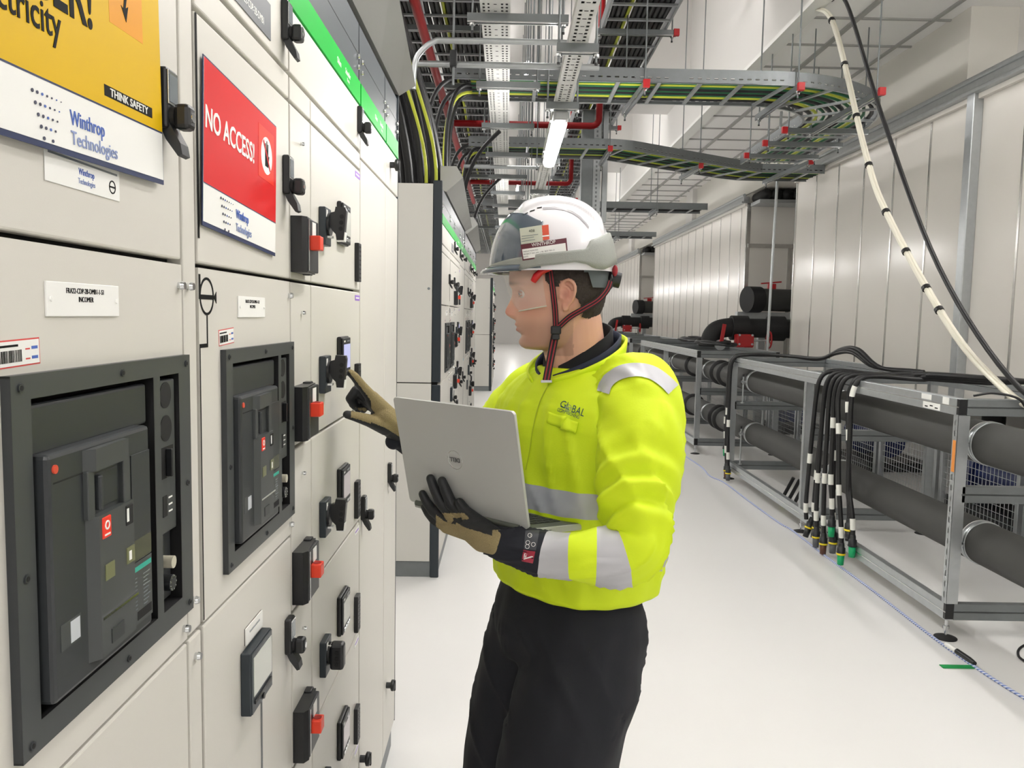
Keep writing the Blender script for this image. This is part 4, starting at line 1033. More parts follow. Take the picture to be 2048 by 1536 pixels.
for k in range(3):
    y = 6.75 - .09 * k
    b = MB(); b.tube([(2.50 + .02 * k, y + .05, .25), (2.47 + .02 * k, y + .08, .16), (2.44 + .02 * k, y + .10, .08)], .016, CABLE, 8); b.tube([(2.44 + .02 * k, y + .10, .08), (2.43 + .02 * k, y + .115, .012)], .0145, (CABLEY, mat('ivory core', (206, 200, 180), .5), CABLE)[k], 8)
    tag(b.build('cable_tail'), ['short cable tail with yellow end poking under the lower pipe', 'short cable tail with ivory end under the lower pipe', 'short all-black cable tail under the lower pipe'][k], 'cable')

# wire mesh guards behind the racks
MESH = mat('mesh wire', (190, 194, 196), .4, metal=.4)
for k, y in enumerate((3.2, 4.25, 5.3, 6.35, 7.4, 8.45, 9.5, 10.55, 11.6, 12.65, 13.7)):
    r = thing('mesh_guard', (3.50, y + .5, 0), 'galvanised wire mesh guard panel standing behind the pipe racks', 'mesh panel', 'mesh guards behind the racks')
    b = MB()
    for z in (.03, .60): b.box((3.48, y, z), (3.52, y + 1.0, z + .04), GALV, .003)
    for yy in (y, y + .96): b.box((3.48, yy, .0), (3.52, yy + .04, .64), GALV, .003)
    b.build('frame', r)
    b = MB()
    for i in range(1, 20): b.cyl((3.5, y + .04 + .046 * i, .05), (3.5, y + .04 + .046 * i, .62), .0025, MESH, 4, caps=False)
    for i in range(1, 11): b.cyl((3.5, y + .03, .06 + .052 * i), (3.5, y + .97, .06 + .052 * i), .0025, MESH, 4, caps=False)
    b.build('wire_mesh', r)
BLUEB = mat('dark blue pump paint', (26, 40, 92), .45)
for k, y in enumerate((4.3, 6.5, 8.9, 11.6)):
    r = thing('pump_unit', (4.2, y, 0), ['dark blue pump behind the mesh guard at the right edge', 'dark blue pump behind the mesh guards, second along', 'dark blue pump behind the mesh guards, third along', 'dark blue pump behind the mesh guards, farthest'][k], 'pump')
    b = MB(); b.box((3.9, y - .45, 0), (4.6, y + .45, .10), BLACKM, .01); b.build('base', r)
    b = MB(); b.cyl((4.15, y - .4, .32), (4.15, y + .15, .32), .17, BLUEB, 24); b.cyl((4.15, y + .15, .32), (4.15, y + .3, .32), .22, BLUEB, 24); b.build('motor', r)
    b = MB(); b.cyl((4.15, y + .22, .32), (4.15, y + .22, .85), .09, RUBD, 20); b.build('outlet', r)

# insulated elbows and red valves in the gaps between the panelled enclosures
VRED = mat('valve red', (170, 26, 30), .4)
def valve_set(yc, tagl):
    r = thing('insulated_branch', (3.4, yc, 1.25), 'black insulated branch pipe with elbow ' + tagl, 'pipe')
    b = MB(); R = .15
    b.tube(smoothpath([(2.78, yc, 1.25), (2.79, yc, 1.36), (2.86, yc, 1.45), (3.0, yc, 1.49), (3.2, yc, 1.49), (4.2, yc, 1.49)], 5), R * .86, RUBD, 24); b.build('insulation', r)
    for x in (3.05, 3.55): b = MB(); b.cyl((x, yc, 1.49), (x + .22, yc, 1.49), R * 1.12, RUBD, 28); b.build('joint_ring', r)
    b = MB(); b.cyl((2.78, yc, 1.235), (2.78, yc, 1.30), R * 1.05, RUBD, 28); b.build('flange', r)
    r = thing('butterfly_valve', (2.85, yc - .2, 1.25), 'red lever valve on the insulated branch ' + tagl, 'valve')
    b = MB(); b.cyl((2.86, yc - .22, 1.26), (2.86, yc - .17, 1.26), .07, GALV, 20); b.build('body', r)
    b = MB(); b.bar((2.86, yc - .23, 1.25), (2.90, yc - .23, 1.54), .05, .02, VRED, (0, 1, 0), .005); b.build('lever', r)
    r = thing('gate_valve', (3.15, yc - .25, 1.25), 'red gearbox valve with handwheel ' + tagl, 'valve')
    b = MB(); b.box((3.05, yc - .32, 1.235), (3.28, yc - .16, 1.41), VRED, .02); b.build('gearbox', r)
    for px_, pz in ((3.08, 1.40), (3.25, 1.40), (3.08, 1.28), (3.25, 1.28)): b = MB(); b.cyl((px_, yc - .335, pz), (px_, yc - .31, pz), .014, GALV, 8); b.build('bolt', r)
    b = MB(); b.cyl((3.28, yc - .24, 1.33), (3.50, yc - .24, 1.33), .014, GALV, 10); b.build('stem', r)
    b = MB(); c = Vector((3.50, yc - .24, 1.34)); ring = [c + Vector((0, .11 * math.cos(a * PI / 12), .11 * math.sin(a * PI / 12))) for a in range(24)]
    b.tube(ring, .011, VRED, 8, closed=True)
    for a in range(5): b.tube([c, c + Vector((0, .11 * math.cos(a * 2 * PI / 5), .11 * math.sin(a * 2 * PI / 5)))], .007, VRED, 6)
    b.build('handwheel', r)
valve_set(10.9, 'in the nearer gap between wall panels')
valve_set(21.3, 'in the farther gap between wall panels')
def service_frame(y, tagl):
    r = thing('service_frame', (3.9, y, 0), 'galvanised service frame with insulated pipe ' + tagl, 'frame')
    for x, h in ((3.78, 1.62), (4.5, 1.62)): b = MB(); b.box((x - .05, y - .05, 0), (x + .05, y + .05, h), GALV, .006); b.build('post', r)
    b = MB(); b.box((3.4, y - .06, 1.62), (4.8, y + .06, 1.72), GALV, .006); b.build('beam', r)
    b = MB(); b.tube([(3.7, y - .1, 1.90), (4.1, y + .05, 1.90), (4.7, y + .2, 1.90)], .165, RUB, 24); b.build('pipe', r)
    b = MB(); b.tube([(3.50, y - .16, 1.90), (3.70, y - .1, 1.90)], .19, RUBD, 28); b.build('pipe_end', r)
    b = MB(); b.box((3.85, y - .03, 2.05), (3.97, y + .03, 2.14), VRED, .01); b.bar((3.75, y, 2.14), (4.05, y, 2.17), .03, .02, VRED); b.build('valve', r)
service_frame(11.9, 'in the nearer gap')
service_frame(22.1, 'in the farther gap')
for k, (ye, xs) in enumerate(((12.50, (3.83, 3.99, 4.15, 4.31, 4.47, 4.63)), (22.55, (3.83, 3.99, 4.15)))):
    for x in xs:
        b = MB(); b.lathe([(.0, 0), (.03, 0), (.03, .02), (.078, .02), (.078, .5), (0, .5)], (x, ye - .46, 3.475 if k == 0 else 3.47), (0, 1, 0), RUBD, 24)
        tag(b.build('pipe_end'), 'black insulated pipe end in the row above the ' + ('nearer' if k == 0 else 'farther') + ' gap', 'pipe', 'pipe ends above the ' + ('nearer' if k == 0 else 'farther') + ' gap')
    b = MB(); b.box((3.72, ye - .47, 3.34), (4.9, ye - .02, 3.392), GALV, .005); tag(b.build('pipe_shelf'), 'galvanised shelf beam under the row of black pipe ends, ' + ('nearer gap' if k == 0 else 'farther gap'), 'beam')
b = MB(); b.cyl((3.28, 10.1, 0), (3.34, 10.1, 4.17), .017, GALV, 10); tag(b.build('support_pole'), 'thin galvanised pole standing in front of the nearer wall gap', 'pole')
# dark pipe end beneath the bulkhead box
b = MB(); b.cyl((3.82, 6.72, 3.33), (4.1, 6.72, 3.33), .07, RUBD, 20) if False else b.cyl((3.80, 6.55, 3.455), (3.80, 6.74, 3.455), .05, RUBD, 20); tag(b.build('pipe_stub'), 'black pipe stub under the end of the white bulkhead box', 'pipe')
# ------------------------------------------------------------------ the worker
from mathutils.bvhtree import BVHTree
_c = VIEW; CAMO = Vector((0, 0, 1.60))
def at(px, py, y):
    """point seen at pixel (px, py) of the 2048 x 1536 photograph, at distance y down the aisle"""
    d = _c @ Vector((px - 1024.0, 768.0 - py, -FPX)); return CAMO + d * (y / d.y)
def pxof(p):
    q = _c.transposed() @ (p - CAMO); return 1024 + FPX * q.x / -q.z, 768 - FPX * q.y / -q.z
def raydir(px, py): return (_c @ Vector((px - 1024.0, 768.0 - py, -FPX))).normalized()

SKIN = bpy.data.materials.new('skin'); SKIN.use_nodes = True
nt = SKIN.node_tree; pb = nt.nodes['Principled BSDF']; va = nt.nodes.new('ShaderNodeVertexColor'); va.layer_name = 'tone'
nz = nt.nodes.new('ShaderNodeTexNoise'); nz.inputs['Scale'].default_value = 90; nz.inputs['Detail'].default_value = 4
tcn = nt.nodes.new('ShaderNodeTexCoord'); nt.links.new(tcn.outputs['Object'], nz.inputs['Vector'])
bpn = nt.nodes.new('ShaderNodeBump'); bpn.inputs['Strength'].default_value = .12; bpn.inputs['Distance'].default_value = .001
nt.links.new(nz.outputs['Fac'], bpn.inputs['Height']); nt.links.new(bpn.outputs[0], pb.inputs['Normal'])
nt.links.new(va.outputs['Color'], pb.inputs['Base Color']); pb.inputs['Roughness'].default_value = .5
pb.inputs['Subsurface Weight'].default_value = .08; pb.inputs['Subsurface Radius'].default_value = (.012, .005, .003)
HAIR = mat('dark brown hair', (44, 34, 28), .7, var=.25, vscale=160, bump=.6, bscale=260, stretch=(1, 1, .25))
HIVIS = mat('high visibility yellow fabric', (212, 234, 18), .70, var=.03, vscale=14, bump=.12, bscale=300)
REFL = mat('silver reflective tape', (186, 186, 190), .48, metal=.1, var=.03)
NAVYF = mat('navy fabric', (17, 20, 31), .8, var=.08, vscale=30, bump=.15, bscale=400)
NAVYF2 = mat('navy lining fabric', (34, 40, 62), .8)
TROU = mat('navy trouser fabric', (10, 13, 22), .8, var=.10, vscale=8, bump=.12, bscale=300)
SHIRT = mat('black shirt fabric', (12, 13, 17), .85)
KNIT = mat('tan knit glove', (150, 134, 96), .9, var=.35, vscale=520, bump=1.0, bscale=600)
RUBG = mat('black glove coating', (26, 28, 31), .55, bump=.2, bscale=300)
HELW = mat('white helmet shell', (240, 238, 242), .22, coat=.5)
HELG = mat('grey reflective helmet trim', (150, 153, 146), .35, var=.05, vscale=200, bump=.5, bscale=700)
HELS = mat('smoked shield cover', (84, 94, 106), .10, coat=.6)
HELB = mat('helmet cradle grey', (92, 100, 102), .5)
CLEAR = bpy.data.materials.new('clear face shield'); CLEAR.use_nodes = True
nt = CLEAR.node_tree; pb = nt.nodes['Principled BSDF']; pb.inputs['Base Color'].default_value = (.9, .92, .9, 1); pb.inputs['Roughness'].default_value = .06; pb.inputs['Alpha'].default_value = .20
VREDP = mat('red shield pivot', (200, 26, 34), .35)
STRAPB = mat('black webbing', (20, 18, 20), .7); STRAPR = mat('red webbing stripe', (150, 36, 46), .7)

def capsule(b, p0, r0, p1, r1, m, n=16):
    p0 = Vector(p0); p1 = Vector(p1); L = (p1 - p0).length; prof = []
    for k in range(7): a = -PI / 2 + PI / 2 * k / 6; prof.append((max(r0 * math.cos(a), 1e-5), r0 * math.sin(a)))
    for k in range(7): a = PI / 2 * k / 6; prof.append((max(r1 * math.cos(a), 1e-5), L + r1 * math.sin(a)))
    b.lathe(prof, p0, p1 - p0, m, n)
def chain(b, pts, rs, m, n=16):
    for i in range(len(pts) - 1): capsule(b, pts[i], rs[i], pts[i + 1], rs[i + 1], m, n)
def finish(name, me, parent, mats_):
    for m in mats_:
        if m.name not in [x.name for x in me.materials if x]: me.materials.append(m)
    o = bpy.data.objects.new(name, me); COL.objects.link(o)
    if parent is not None:
        me.transform(Matrix.Translation(-world_loc(parent))); o.parent = parent
    return o
def remesh(b, voxel, iters, lam=.5):
    """fuse overlapping pieces into one continuous surface and relax it"""
    me = bpy.data.meshes.new('tmp'); b.bm.to_mesh(me); b.bm.free()
    o = bpy.data.objects.new('tmp', me); COL.objects.link(o)
    md = o.modifiers.new('r', 'REMESH'); md.mode = 'VOXEL'; md.voxel_size = voxel; md.use_smooth_shade = True
    dg = bpy.context.evaluated_depsgraph_get(); dg.update()
    out = bpy.data.meshes.new_from_object(o.evaluated_get(dg)); bpy.data.objects.remove(o); bpy.data.meshes.remove(me)
    relax(out, iters, lam)
    for p in out.polygons: p.use_smooth = True
    return out
def relax(me, iters, lam=.5):
    n = len(me.vertices); co = np.empty(n * 3); me.vertices.foreach_get('co', co); co = co.reshape(-1, 3)
    e = np.empty(len(me.edges) * 2, dtype=np.int32); me.edges.foreach_get('vertices', e); e = e.reshape(-1, 2)
    deg = np.bincount(e.ravel(), minlength=n)[:, None].astype(float)
    for _ in range(iters):
        acc = np.stack([np.bincount(e[:, 0], co[e[:, 1], k], n) + np.bincount(e[:, 1], co[e[:, 0], k], n) for k in range(3)], 1)
        co = co + lam * (acc / np.maximum(deg, 1) - co)
    me.vertices.foreach_set('co', co.ravel()); me.update()
def bvh_of(*objs):
    V = []; F = []
    for o in objs:
        k = len(V); w = world_loc(o)
        V += [v.co + w for v in o.data.vertices]; F += [[i + k for i in p.vertices] for p in o.data.polygons]
    return BVHTree.FromPolygons(V, F)
def onto(bv, px, py, off=.0012):
    h, n, _, _ = bv.ray_cast(CAMO, raydir(px, py))
    if h is None: return None
    if n.dot(raydir(px, py)) > 0: n = -n
    return h + n * off
def decal(b, bv, poly, m, off=.0012, step=6):
    """print lying on a curved surface: polygon outlined in photo pixels, gridded and dropped on the surface"""
    q = [Vector((x, y, 0)) for x, y in poly]
    if len(q) == 4:
        nu = max(1, int((q[1] - q[0]).length / step)); nv = max(1, int((q[3] - q[0]).length / step)); V = []
        for j in range(nv + 1):
            for i in range(nu + 1):
                s_, t = i / nu, j / nv; p = (q[0] * (1 - s_) + q[1] * s_) * (1 - t) + (q[3] * (1 - s_) + q[2] * s_) * t
                V.append(onto(bv, p.x, p.y, off))
        F = [(j * (nu + 1) + i, j * (nu + 1) + i + 1, (j + 1) * (nu + 1) + i + 1, (j + 1) * (nu + 1) + i) for j in range(nv) for i in range(nu)]
    else:
        V = [onto(bv, p.x, p.y, off) for p in q]; F = [tuple(range(len(q)))]
    F = [f for f in F if all(V[i] is not None for i in f)]; V = [v if v is not None else Vector((0, 0, 0)) for v in V]
    b.put(V, F, m, True)
def decal_text(b, bv, txt, size, ox, oy, ang, m, off=.0016, wx=1.0, shear=0.0, align='LEFT'):
    vs, fs = text_mesh(txt, align); c, s_ = math.cos(ang), math.sin(ang); V = []
    for v in vs:
        x, y = v[0] * size * wx, v[1] * size; x += y * shear
        V.append(onto(bv, ox + x * c + y * s_, oy + x * s_ - y * c, off))
    F = [f for f in fs if all(V[i] is not None for i in f) and vs[f[0]][2] > 0 and vs[f[1]][2] > 0 and vs[f[2]][2] > 0]
    V = [v if v is not None else Vector((0, 0, 0)) for v in V]; b.put(V, F, m)
def ribbon(b, pts, w, m, side, th=.0016):
    """flat webbing along pts; side = width direction"""
    V = []; N = len(pts)
    for i, p in enumerate(pts):
        p = Vector(p); t = (Vector(pts[min(i + 1, N - 1)]) - Vector(pts[max(i - 1, 0)])).normalized()
        sd = side[i] if isinstance(side, list) else Vector(side); sd = (sd - t * sd.dot(t)).normalized(); nn = t.cross(sd)
        V += [p - sd * w / 2 - nn * th, p + sd * w / 2 - nn * th, p + sd * w / 2 + nn * th, p - sd * w / 2 + nn * th]
    F = [(0, 1, 2, 3), (4 * N - 1, 4 * N - 2, 4 * N - 3, 4 * N - 4)]
    for i in range(N - 1):
        for k in range(4): F.append((4 * i + k, 4 * i + (k + 1) % 4, 4 * i + 4 + (k + 1) % 4, 4 * i + 4 + k))
    b.put(V, F, m)
def interp(tab, x):
    xs = [t[0] for t in tab]
    if x <= xs[0]: return tab[0][1:]
    for a, c in zip(tab, tab[1:]):
        if x <= c[0]:
            t = (x - a[0]) / (c[0] - a[0]); t = t * t * (3 - 2 * t) if False else t
            return tuple(p + (q - p) * t for p, q in zip(a[1:], c[1:]))
    return tab[-1][1:]

PER = thing('person', (.14, 1.76, 0), 'person in white helmet and yellow high visibility jacket, holding a laptop and pointing', 'person')
HO = at(1125, 590, 1.75)                                   # middle of the head
hf = Vector((-1, .004, -.019)).normalized(); hu = Vector((-.019, .0, .9998)).normalized(); hl = hu.cross(hf).normalized()   # forward, up, left (towards the camera)
def H(f, l, u): return HO + hf * f + hl * l + hu * u

# profile of the head: u, front, back, half width, front squareness
HT = [(-.119, .060, .030, .022), (-.117, .080, .005, .036), (-.112, .089, -.020, .045), (-.104, .0925, -.036, .0505), (-.094, .0925, -.046, .0545), (-.086, .0925, -.052, .0570), (-.074, .097, -.060, .0595), (-.060, .1005, -.068, .0615), (-.045, .1035, -.076, .0640),
      (-.030, .1045, -.083, .0670), (-.015, .1045, -.088, .0695), (0, .1055, -.0905, .0715), (.012, .1095, -.0920, .0730), (.022, .1150, -.0925, .0742), (.035, .1165, -.0925, .0755), (.055, .1150, -.0900, .0760), (.080, .106, -.084, .0735), (.105, .088, -.072, .065), (.125, .062, -.052, .050), (.140, .025, -.022, .025)]
def head_pt(u, th, grow=0.0):
    f1, f0, w = interp(HT, u); fc = (f0 + .0) if False else (f1 + f0) / 2 - .012 * 1
    a = math.cos(th); s_ = math.sin(th)
    ex = .86 if a > 0 else .95
    ff = fc + (f1 - fc) * math.copysign(abs(a) ** ex, a) if a > 0 else fc - (fc - f0) * abs(a) ** ex
    l = w * math.copysign(abs(s_) ** .88, s_)
    # face features, as smooth bumps
    if a > 0:
        g = lambda x, s: math.exp(-(x / s) ** 2)
        nose = interp([(-.056, 0.0, .012), (-.050, .010, .014), (-.043, .019, .014), (-.037, .0225, .0125), (-.030, .020, .0095), (-.018, .0135, .0075), (-.005, .007, .007), (.006, .002, .008), (.014, 0.0, .010)], u)
        ff += nose[0] * g(l, nose[1])
        ff += .0055 * g(abs(l) - .0135, .006) * g(u + .043, .007)                        # nostril wings
        ff -= .012 * g(abs(l) - .032, .014) * g(u - .002, .012)                           # eye sockets
        ff += .005 * g(abs(l) - .028, .020) * g(u - .022, .008)                           # brow
        ff += .0055 * g(l, .020) * g(u + .0635, .0045) + .0060 * g(l, .018) * g(u + .0755, .0050)   # lips
        ff -= .0045 * g(l, .024) * g(u + .0695, .0018)
        ff -= .0045 * g(l, .022) * g(u + .0875, .006)                                     # crease under the lip
        ff += .0030 * g(l, .020) * g(u + .103, .009)
        ff -= .003 * g(l, .006) * g(u + .057, .005)
        l += math.copysign(.0035, s_) * g(u + .020, .020) * g(abs(th) - 1.05, .35)        # cheekbone
    return (ff + grow * a, l + grow * s_, u)
b = MB(); NU, NA = 110, 144; V = []
us = [-.119 + (.140 + .119) * i / (NU - 1) for i in range(NU)]
for u in us:
    for k in range(NA): V.append(H(*head_pt(u, 2 * PI * k / NA)))
F = [(i * NA + k, i * NA + (k + 1) % NA, (i + 1) * NA + (k + 1) % NA, (i + 1) * NA + k) for i in range(NU - 1) for k in range(NA)]
F += [tuple(range(NA - 1, -1, -1)), tuple((NU - 1) * NA + k for k in range(NA))]
b.put(V, F, SKIN, True)
# ears
for sg in (1, -1):
    def E_(f, u, l): return H(f, sg * l, u)
    hel = [(.010, -.004, .070), (.010, .010, .0735), (.006, .022, .0785), (-.003, .029, .0825), (-.013, .0275, .085), (-.0195, .018, .086), (-.0205, .004, .085), (-.0165, -.010, .082), (-.009, -.021, .077), (-.002, -.028, .074)]
    pts = smoothpath([E_(f, u, l) for f, u, l in hel], 5); b.tube(pts, [.0030 + .0009 * math.sin(PI * i / (len(pts) - 1)) for i in range(len(pts))], SKIN, 8)
    ant = [(.004, .016, .0765), (-.006, .014, .0795), (-.012, .004, .0800), (-.010, -.008, .0785), (-.003, -.015, .0755)]
    b.tube(smoothpath([E_(f, u, l) for f, u, l in ant], 4), .0027, SKIN, 8)
    ME = Matrix((hf, hl * sg, hu)).transposed()
    b.ellip(E_(-.004, .002, .0725), (.0145, .0042, .025), SKIN, 14, 10, ME)
    b.ellip(E_(-.0015, -.0275, .0735), (.0075, .0042, .0095), SKIN, 12, 8, ME)
    b.ellip(E_(.0095, -.006, .0725), (.0035, .0045, .0065), SKIN, 10, 8, ME)
# neck, trunk, limbs under the clothes: one body
NB = Vector((.175, 1.765, 1.475))
chain(b, [H(-.030, 0, -.060), H(-.036, 0, -.105), NB + Vector((-.012, 0, .0)), NB + Vector((-.005, 0, -.07))], [.056, .056, .062, .085], SKIN, 28)
capsule(b, H(.005, 0, -.105), .040, NB + Vector((-.035, -.012, 0)), .045, SKIN, 20)
FWD = Vector((-.80, -.60, 0)); LFT = Vector((.60, -.80, 0)); TC = Vector((.172, 1.768, 0))
b.ellip(TC + Z3 * 1.33, (.11, .165, .17), SKIN, 24, 14, Matrix((FWD, LFT, Z3)).transposed())
b.ellip(TC + Vector((-.012, 0, 1.08)), (.11, .155, .18), SKIN, 24, 14, Matrix((FWD, LFT, Z3)).transposed())
b.ellip(TC + Vector((-.008, 0, .93)), (.115, .16, .14), SKIN, 24, 14, Matrix((FWD, LFT, Z3)).transposed())
SHL, ELL, WRL = Vector((.262, 1.615, 1.415)), at(1258, 1104, 1.425), at(985, 1085, 1.464)
SHR, WRR = Vector((.075, 1.925, 1.425)), at(797, 862, 1.84); ELR = Vector((-.035, 1.985, 1.195))
chain(b, [SHL, ELL, WRL], [.050, .026, .017], SKIN); chain(b, [SHR, Vector((-.045, 1.970, 1.208)), Vector((-.150, 1.912, 1.242)), at(798, 868, 1.843)], [.050, .028, .024, .018], SKIN)
for hip, kn, an in ((Vector((.205, 1.695, .92)), Vector((.125, 1.675, .50)), Vector((.135, 1.69, .09))), (Vector((.095, 1.84, .92)), Vector((.030, 1.83, .50)), Vector((.045, 1.85, .09)))):
    chain(b, [hip, kn, an], [.085, .058, .042], SKIN); capsule(b, an + Vector((.02, .01, -.05)), .035, an + FWD * .16 + Vector((0, 0, -.06)), .028, SKIN)
bm_ = remesh(b, .0026, 3, .4)
# skin tone varies: lips, stubble, cheeks, brows
ca = bm_.color_attributes.new('tone', 'FLOAT_COLOR', 'POINT')
n = len(bm_.vertices); co = np.empty(n * 3); bm_.vertices.foreach_get('co', co); co = co.reshape(-1, 3) - np.array(HO)
ff = co @ np.array(hf); ll = co @ np.array(hl); uu = co @ np.array(hu)
ga = lambda x, s: np.exp(-(x / s) ** 2)
base = np.array(lin((216, 166, 142))); col = np.tile(base, (n, 1))
def mixc(w, rgb):
    global col
    w = np.clip(w, 0, 1)[:, None]; col = col * (1 - w) + np.array(lin(rgb)) * w
near = (ff > -.02) & (uu < .13) & (uu > -.14)
mixc(.55 * ga(uu + .025, .022) * ga(np.abs(ll) - .045, .025) * near, (206, 138, 120))
mixc(.6 * ga(uu + .038, .012) * ga(ll, .016) * (ff > .10), (204, 128, 112))
stub = 1 / (1 + np.exp((uu + .058) / .006)) * (ff > -.02) * (uu > -.13); mixc(.55 * stub * (1 - .0 * ff), (150, 116, 100))
mixc(.40 * ga(uu + .056, .004) * ga(ll, .022) * (ff > .085), (150, 112, 96))
mixc(.85 * (ga(uu + .0635, .0035) + ga(uu + .0755, .004)) * ga(ll, .017) * (ff > .086), (186, 108, 100))
mixc(.8 * ga(uu - .0235, .0042) * ga(np.abs(ll) - .030, .018) * (ff > .06), (92, 66, 52))
mixc(.55 * ga(np.abs(ll) - .078, .010) * ga(ff + .005, .02) * ga(uu, .03), (214, 140, 122))
mixc(.5 * ga(np.abs(ll) - .075, .005) * ga(ff + .001, .006) * ga(uu + .002, .008), (150, 86, 74))
ca.data.foreach_set('color', np.concatenate([col, np.ones((n, 1))], 1).astype(np.float32).ravel())
bm_.materials.clear(); BODY = finish('body', bm_, PER, [SKIN])
# eyes
EYE = mat('eye white', (228, 222, 216), .2); IRIS = mat('iris', (70, 62, 52), .2)
for sg in (1, -1):
    b = MB(); c = H(.0835, sg * .031, .003); b.ellip(c, (.0120, .0120, .0120), EYE, 18, 12)
    d = (hf * .97 - hu * .24).normalized(); b.cyl(c + d * .0106, c + d * .0124, .0056, IRIS, 16)
    for up_, ang in ((1, .10), (-1, -.62)):
        arcp = []
        for k in range(9):
            t = -1.15 + 2.3 * k / 8; a = (.34 if up_ > 0 else -.42) * math.cos(t * .9) - .12
            arcp.append(c + (hf * math.cos(t) * math.cos(a) + hl * math.sin(t) * math.cos(a) + hu * math.sin(a)) * .0128)
        b.tube(arcp, .0022, mat('eyelid skin', (196, 146, 126), .5), 6)
    b.build('eye', PER)
# hair below the helmet
b = MB(); V = []; F = []; idx = {}; nu, na = 110, 300
def hair_in(u, th):
    t = abs(th)
    if u > .085: return False
    lo = -.052 if t > 2.2 else (-.052 + (2.2 - t) * .02 if t > 2.05 else -.040 + (2.05 - t) * .115)
    if t < 1.72: lo = -.002 + (1.72 - t) * .06
    return t > 1.26 and u > lo + .0012 * math.sin(70 * t)
for i in range(nu + 1):
    for k in range(na + 1):
        u = -.065 + .155 * i / nu; th = -PI + 2 * PI * k / na
        if hair_in(u, th):
            f, l, u_ = head_pt(u, th, 0)
            if -.019 < f < .010 and -.034 < u < .027: continue
            f, l, u_ = head_pt(u, th, .0038 + .0012 * noise.noise(Vector((th * 30, u * 300, 0)))); idx[(i, k)] = len(V); V.append(H(f, l, u_))
for (i, k) in list(idx):
    q = [(i, k), (i, k + 1), (i + 1, k + 1), (i + 1, k)]
    if all(p in idx for p in q): F.append(tuple(idx[p] for p in q))
b.put(V, F, HAIR, True); b.build('hair', PER)

# ---------------------------------------------------------------- helmet
HEL = None
def shell_pt(t, e, grow=0.0):
    """t round the head from the front, e from rim (0) to crown (pi/2)"""
    a, s_ = math.cos(t), math.sin(t)
    A = (.137 if a > 0 else .131) + grow; Wd = .112 + grow; Hh = .157 + grow
    ce = math.cos(e) ** .82; se = math.sin(e) ** .96
    return [.020 + A * math.copysign(abs(a) ** .94, a) * ce, Wd * math.copysign(abs(s_) ** .94, s_) * ce, .048 + Hh * se]
b = MB(); nt_, ne = 160, 56; V = []; mi_ = []
def smooth_step(x, a, c): x = min(max((x - a) / (c - a), 0), 1); return x * x * (3 - 2 * x)
for j in range(ne + 1):
    for k in range(nt_):
        t = 2 * PI * k / nt_; e = PI / 2 * (j / ne); p = shell_pt(t, min(e, PI / 2 - 1e-4))
        f, l, u = p
        band = smooth_step(.058 - abs(l), -.0025, .0025) * smooth_step(u, .10, .112) * smooth_step(f, -.088, -.075) * smooth_step(-f, -.098, -.080)      # raised centre band
        q = shell_pt(t, min(e, PI / 2 - 1e-4), .0055 * band)
        V.append(H(*q))
F = []; FM = []
for j in range(ne):
    for k in range(nt_):
        a_ = (j * nt_ + k, j * nt_ + (k + 1) % nt_, (j + 1) * nt_ + (k + 1) % nt_, (j + 1) * nt_ + k)
        c = sum((V[i] for i in a_), Vector()) / 4 - HO; f, l, u = c.dot(hf), c.dot(hl), c.dot(hu)
        smoked = False
        FM.append(1 if smoked else 0); F.append(a_)
b.put(V, [f for f, m_ in zip(F, FM) if m_ == 0], HELW, True); b.put(V, [f for f, m_ in zip(F, FM) if m_ == 1], HELS, True)
bmesh.ops.remove_doubles(b.bm, verts=b.bm.verts, dist=1e-6)
HEL = b.build('helmet', PER)
b = MB(); V = []; F = []; na, ne_ = 72, 30
for i in range(na + 1):
    t = -1.36 + 2.72 * i / na; ut = .170 - .016 * (t / 1.36) ** 2 - .010 * smooth_step(abs(t), .9, 1.36); et = math.asin((ut - .048) / .157) ** 1.0
    for j in range(ne_ + 1): p = shell_pt(t, .02 + (et - .02) * j / ne_, .0030); V.append(H(*p))
for i in range(na):
    for j in range(ne_): F.append((i * (ne_ + 1) + j, (i + 1) * (ne_ + 1) + j, (i + 1) * (ne_ + 1) + j + 1, i * (ne_ + 1) + j + 1))
b.put(V, F, HELS, True); FC = b.build('shield_cover', PER); md = FC.modifiers.new('t', 'SOLIDIFY'); md.thickness = .004; md.offset = -1
HBV = bvh_of(HEL, FC)
# trim round the rim: front peak and grey prismatic panels
b = MB(); V = []; F = []; n = 120
RIM = [(0, .050, .058, .0), (.55, .046, .066, .0), (1.0, .048, .074, 0), (1.28, .054, .078, 0), (1.32, .055, .080, .003), (1.85, .064, .088, .003), (2.05, .060, .092, .003), (2.16, .053, .110, .003), (2.35, .050, .116, .003), (2.75, .064, .130, .003), (PI, .066, .132, .003)]
for k in range(n):
    t = 2 * PI * k / n; tt = t if t <= PI else 2 * PI - t; lo, hi, off = interp(RIM, tt)
    for q in range(6):
        u = lo + (hi - lo) * q / 5; e = math.asin(min(max((u - .048) / .157, 0), 1) ** (1 / .96)); p = shell_pt(t, e, .0045 + off); V.append(H(p[0], p[1], u))
    for q in range(6):
        u = hi - (hi - lo) * q / 5; e = math.asin(min(max((u - .048) / .157, 0), 1) ** (1 / .96)); p = shell_pt(t, e, -.004); V.append(H(p[0], p[1], u))
for k in range(n):
    for q in range(12): F.append((k * 12 + q, ((k + 1) % n) * 12 + q, ((k + 1) % n) * 12 + (q + 1) % 12, k * 12 + (q + 1) % 12))
b.put(V, F, HELG, True); b.build('helmet_trim', PER)
b = MB(); V = []; F = []; n = 40
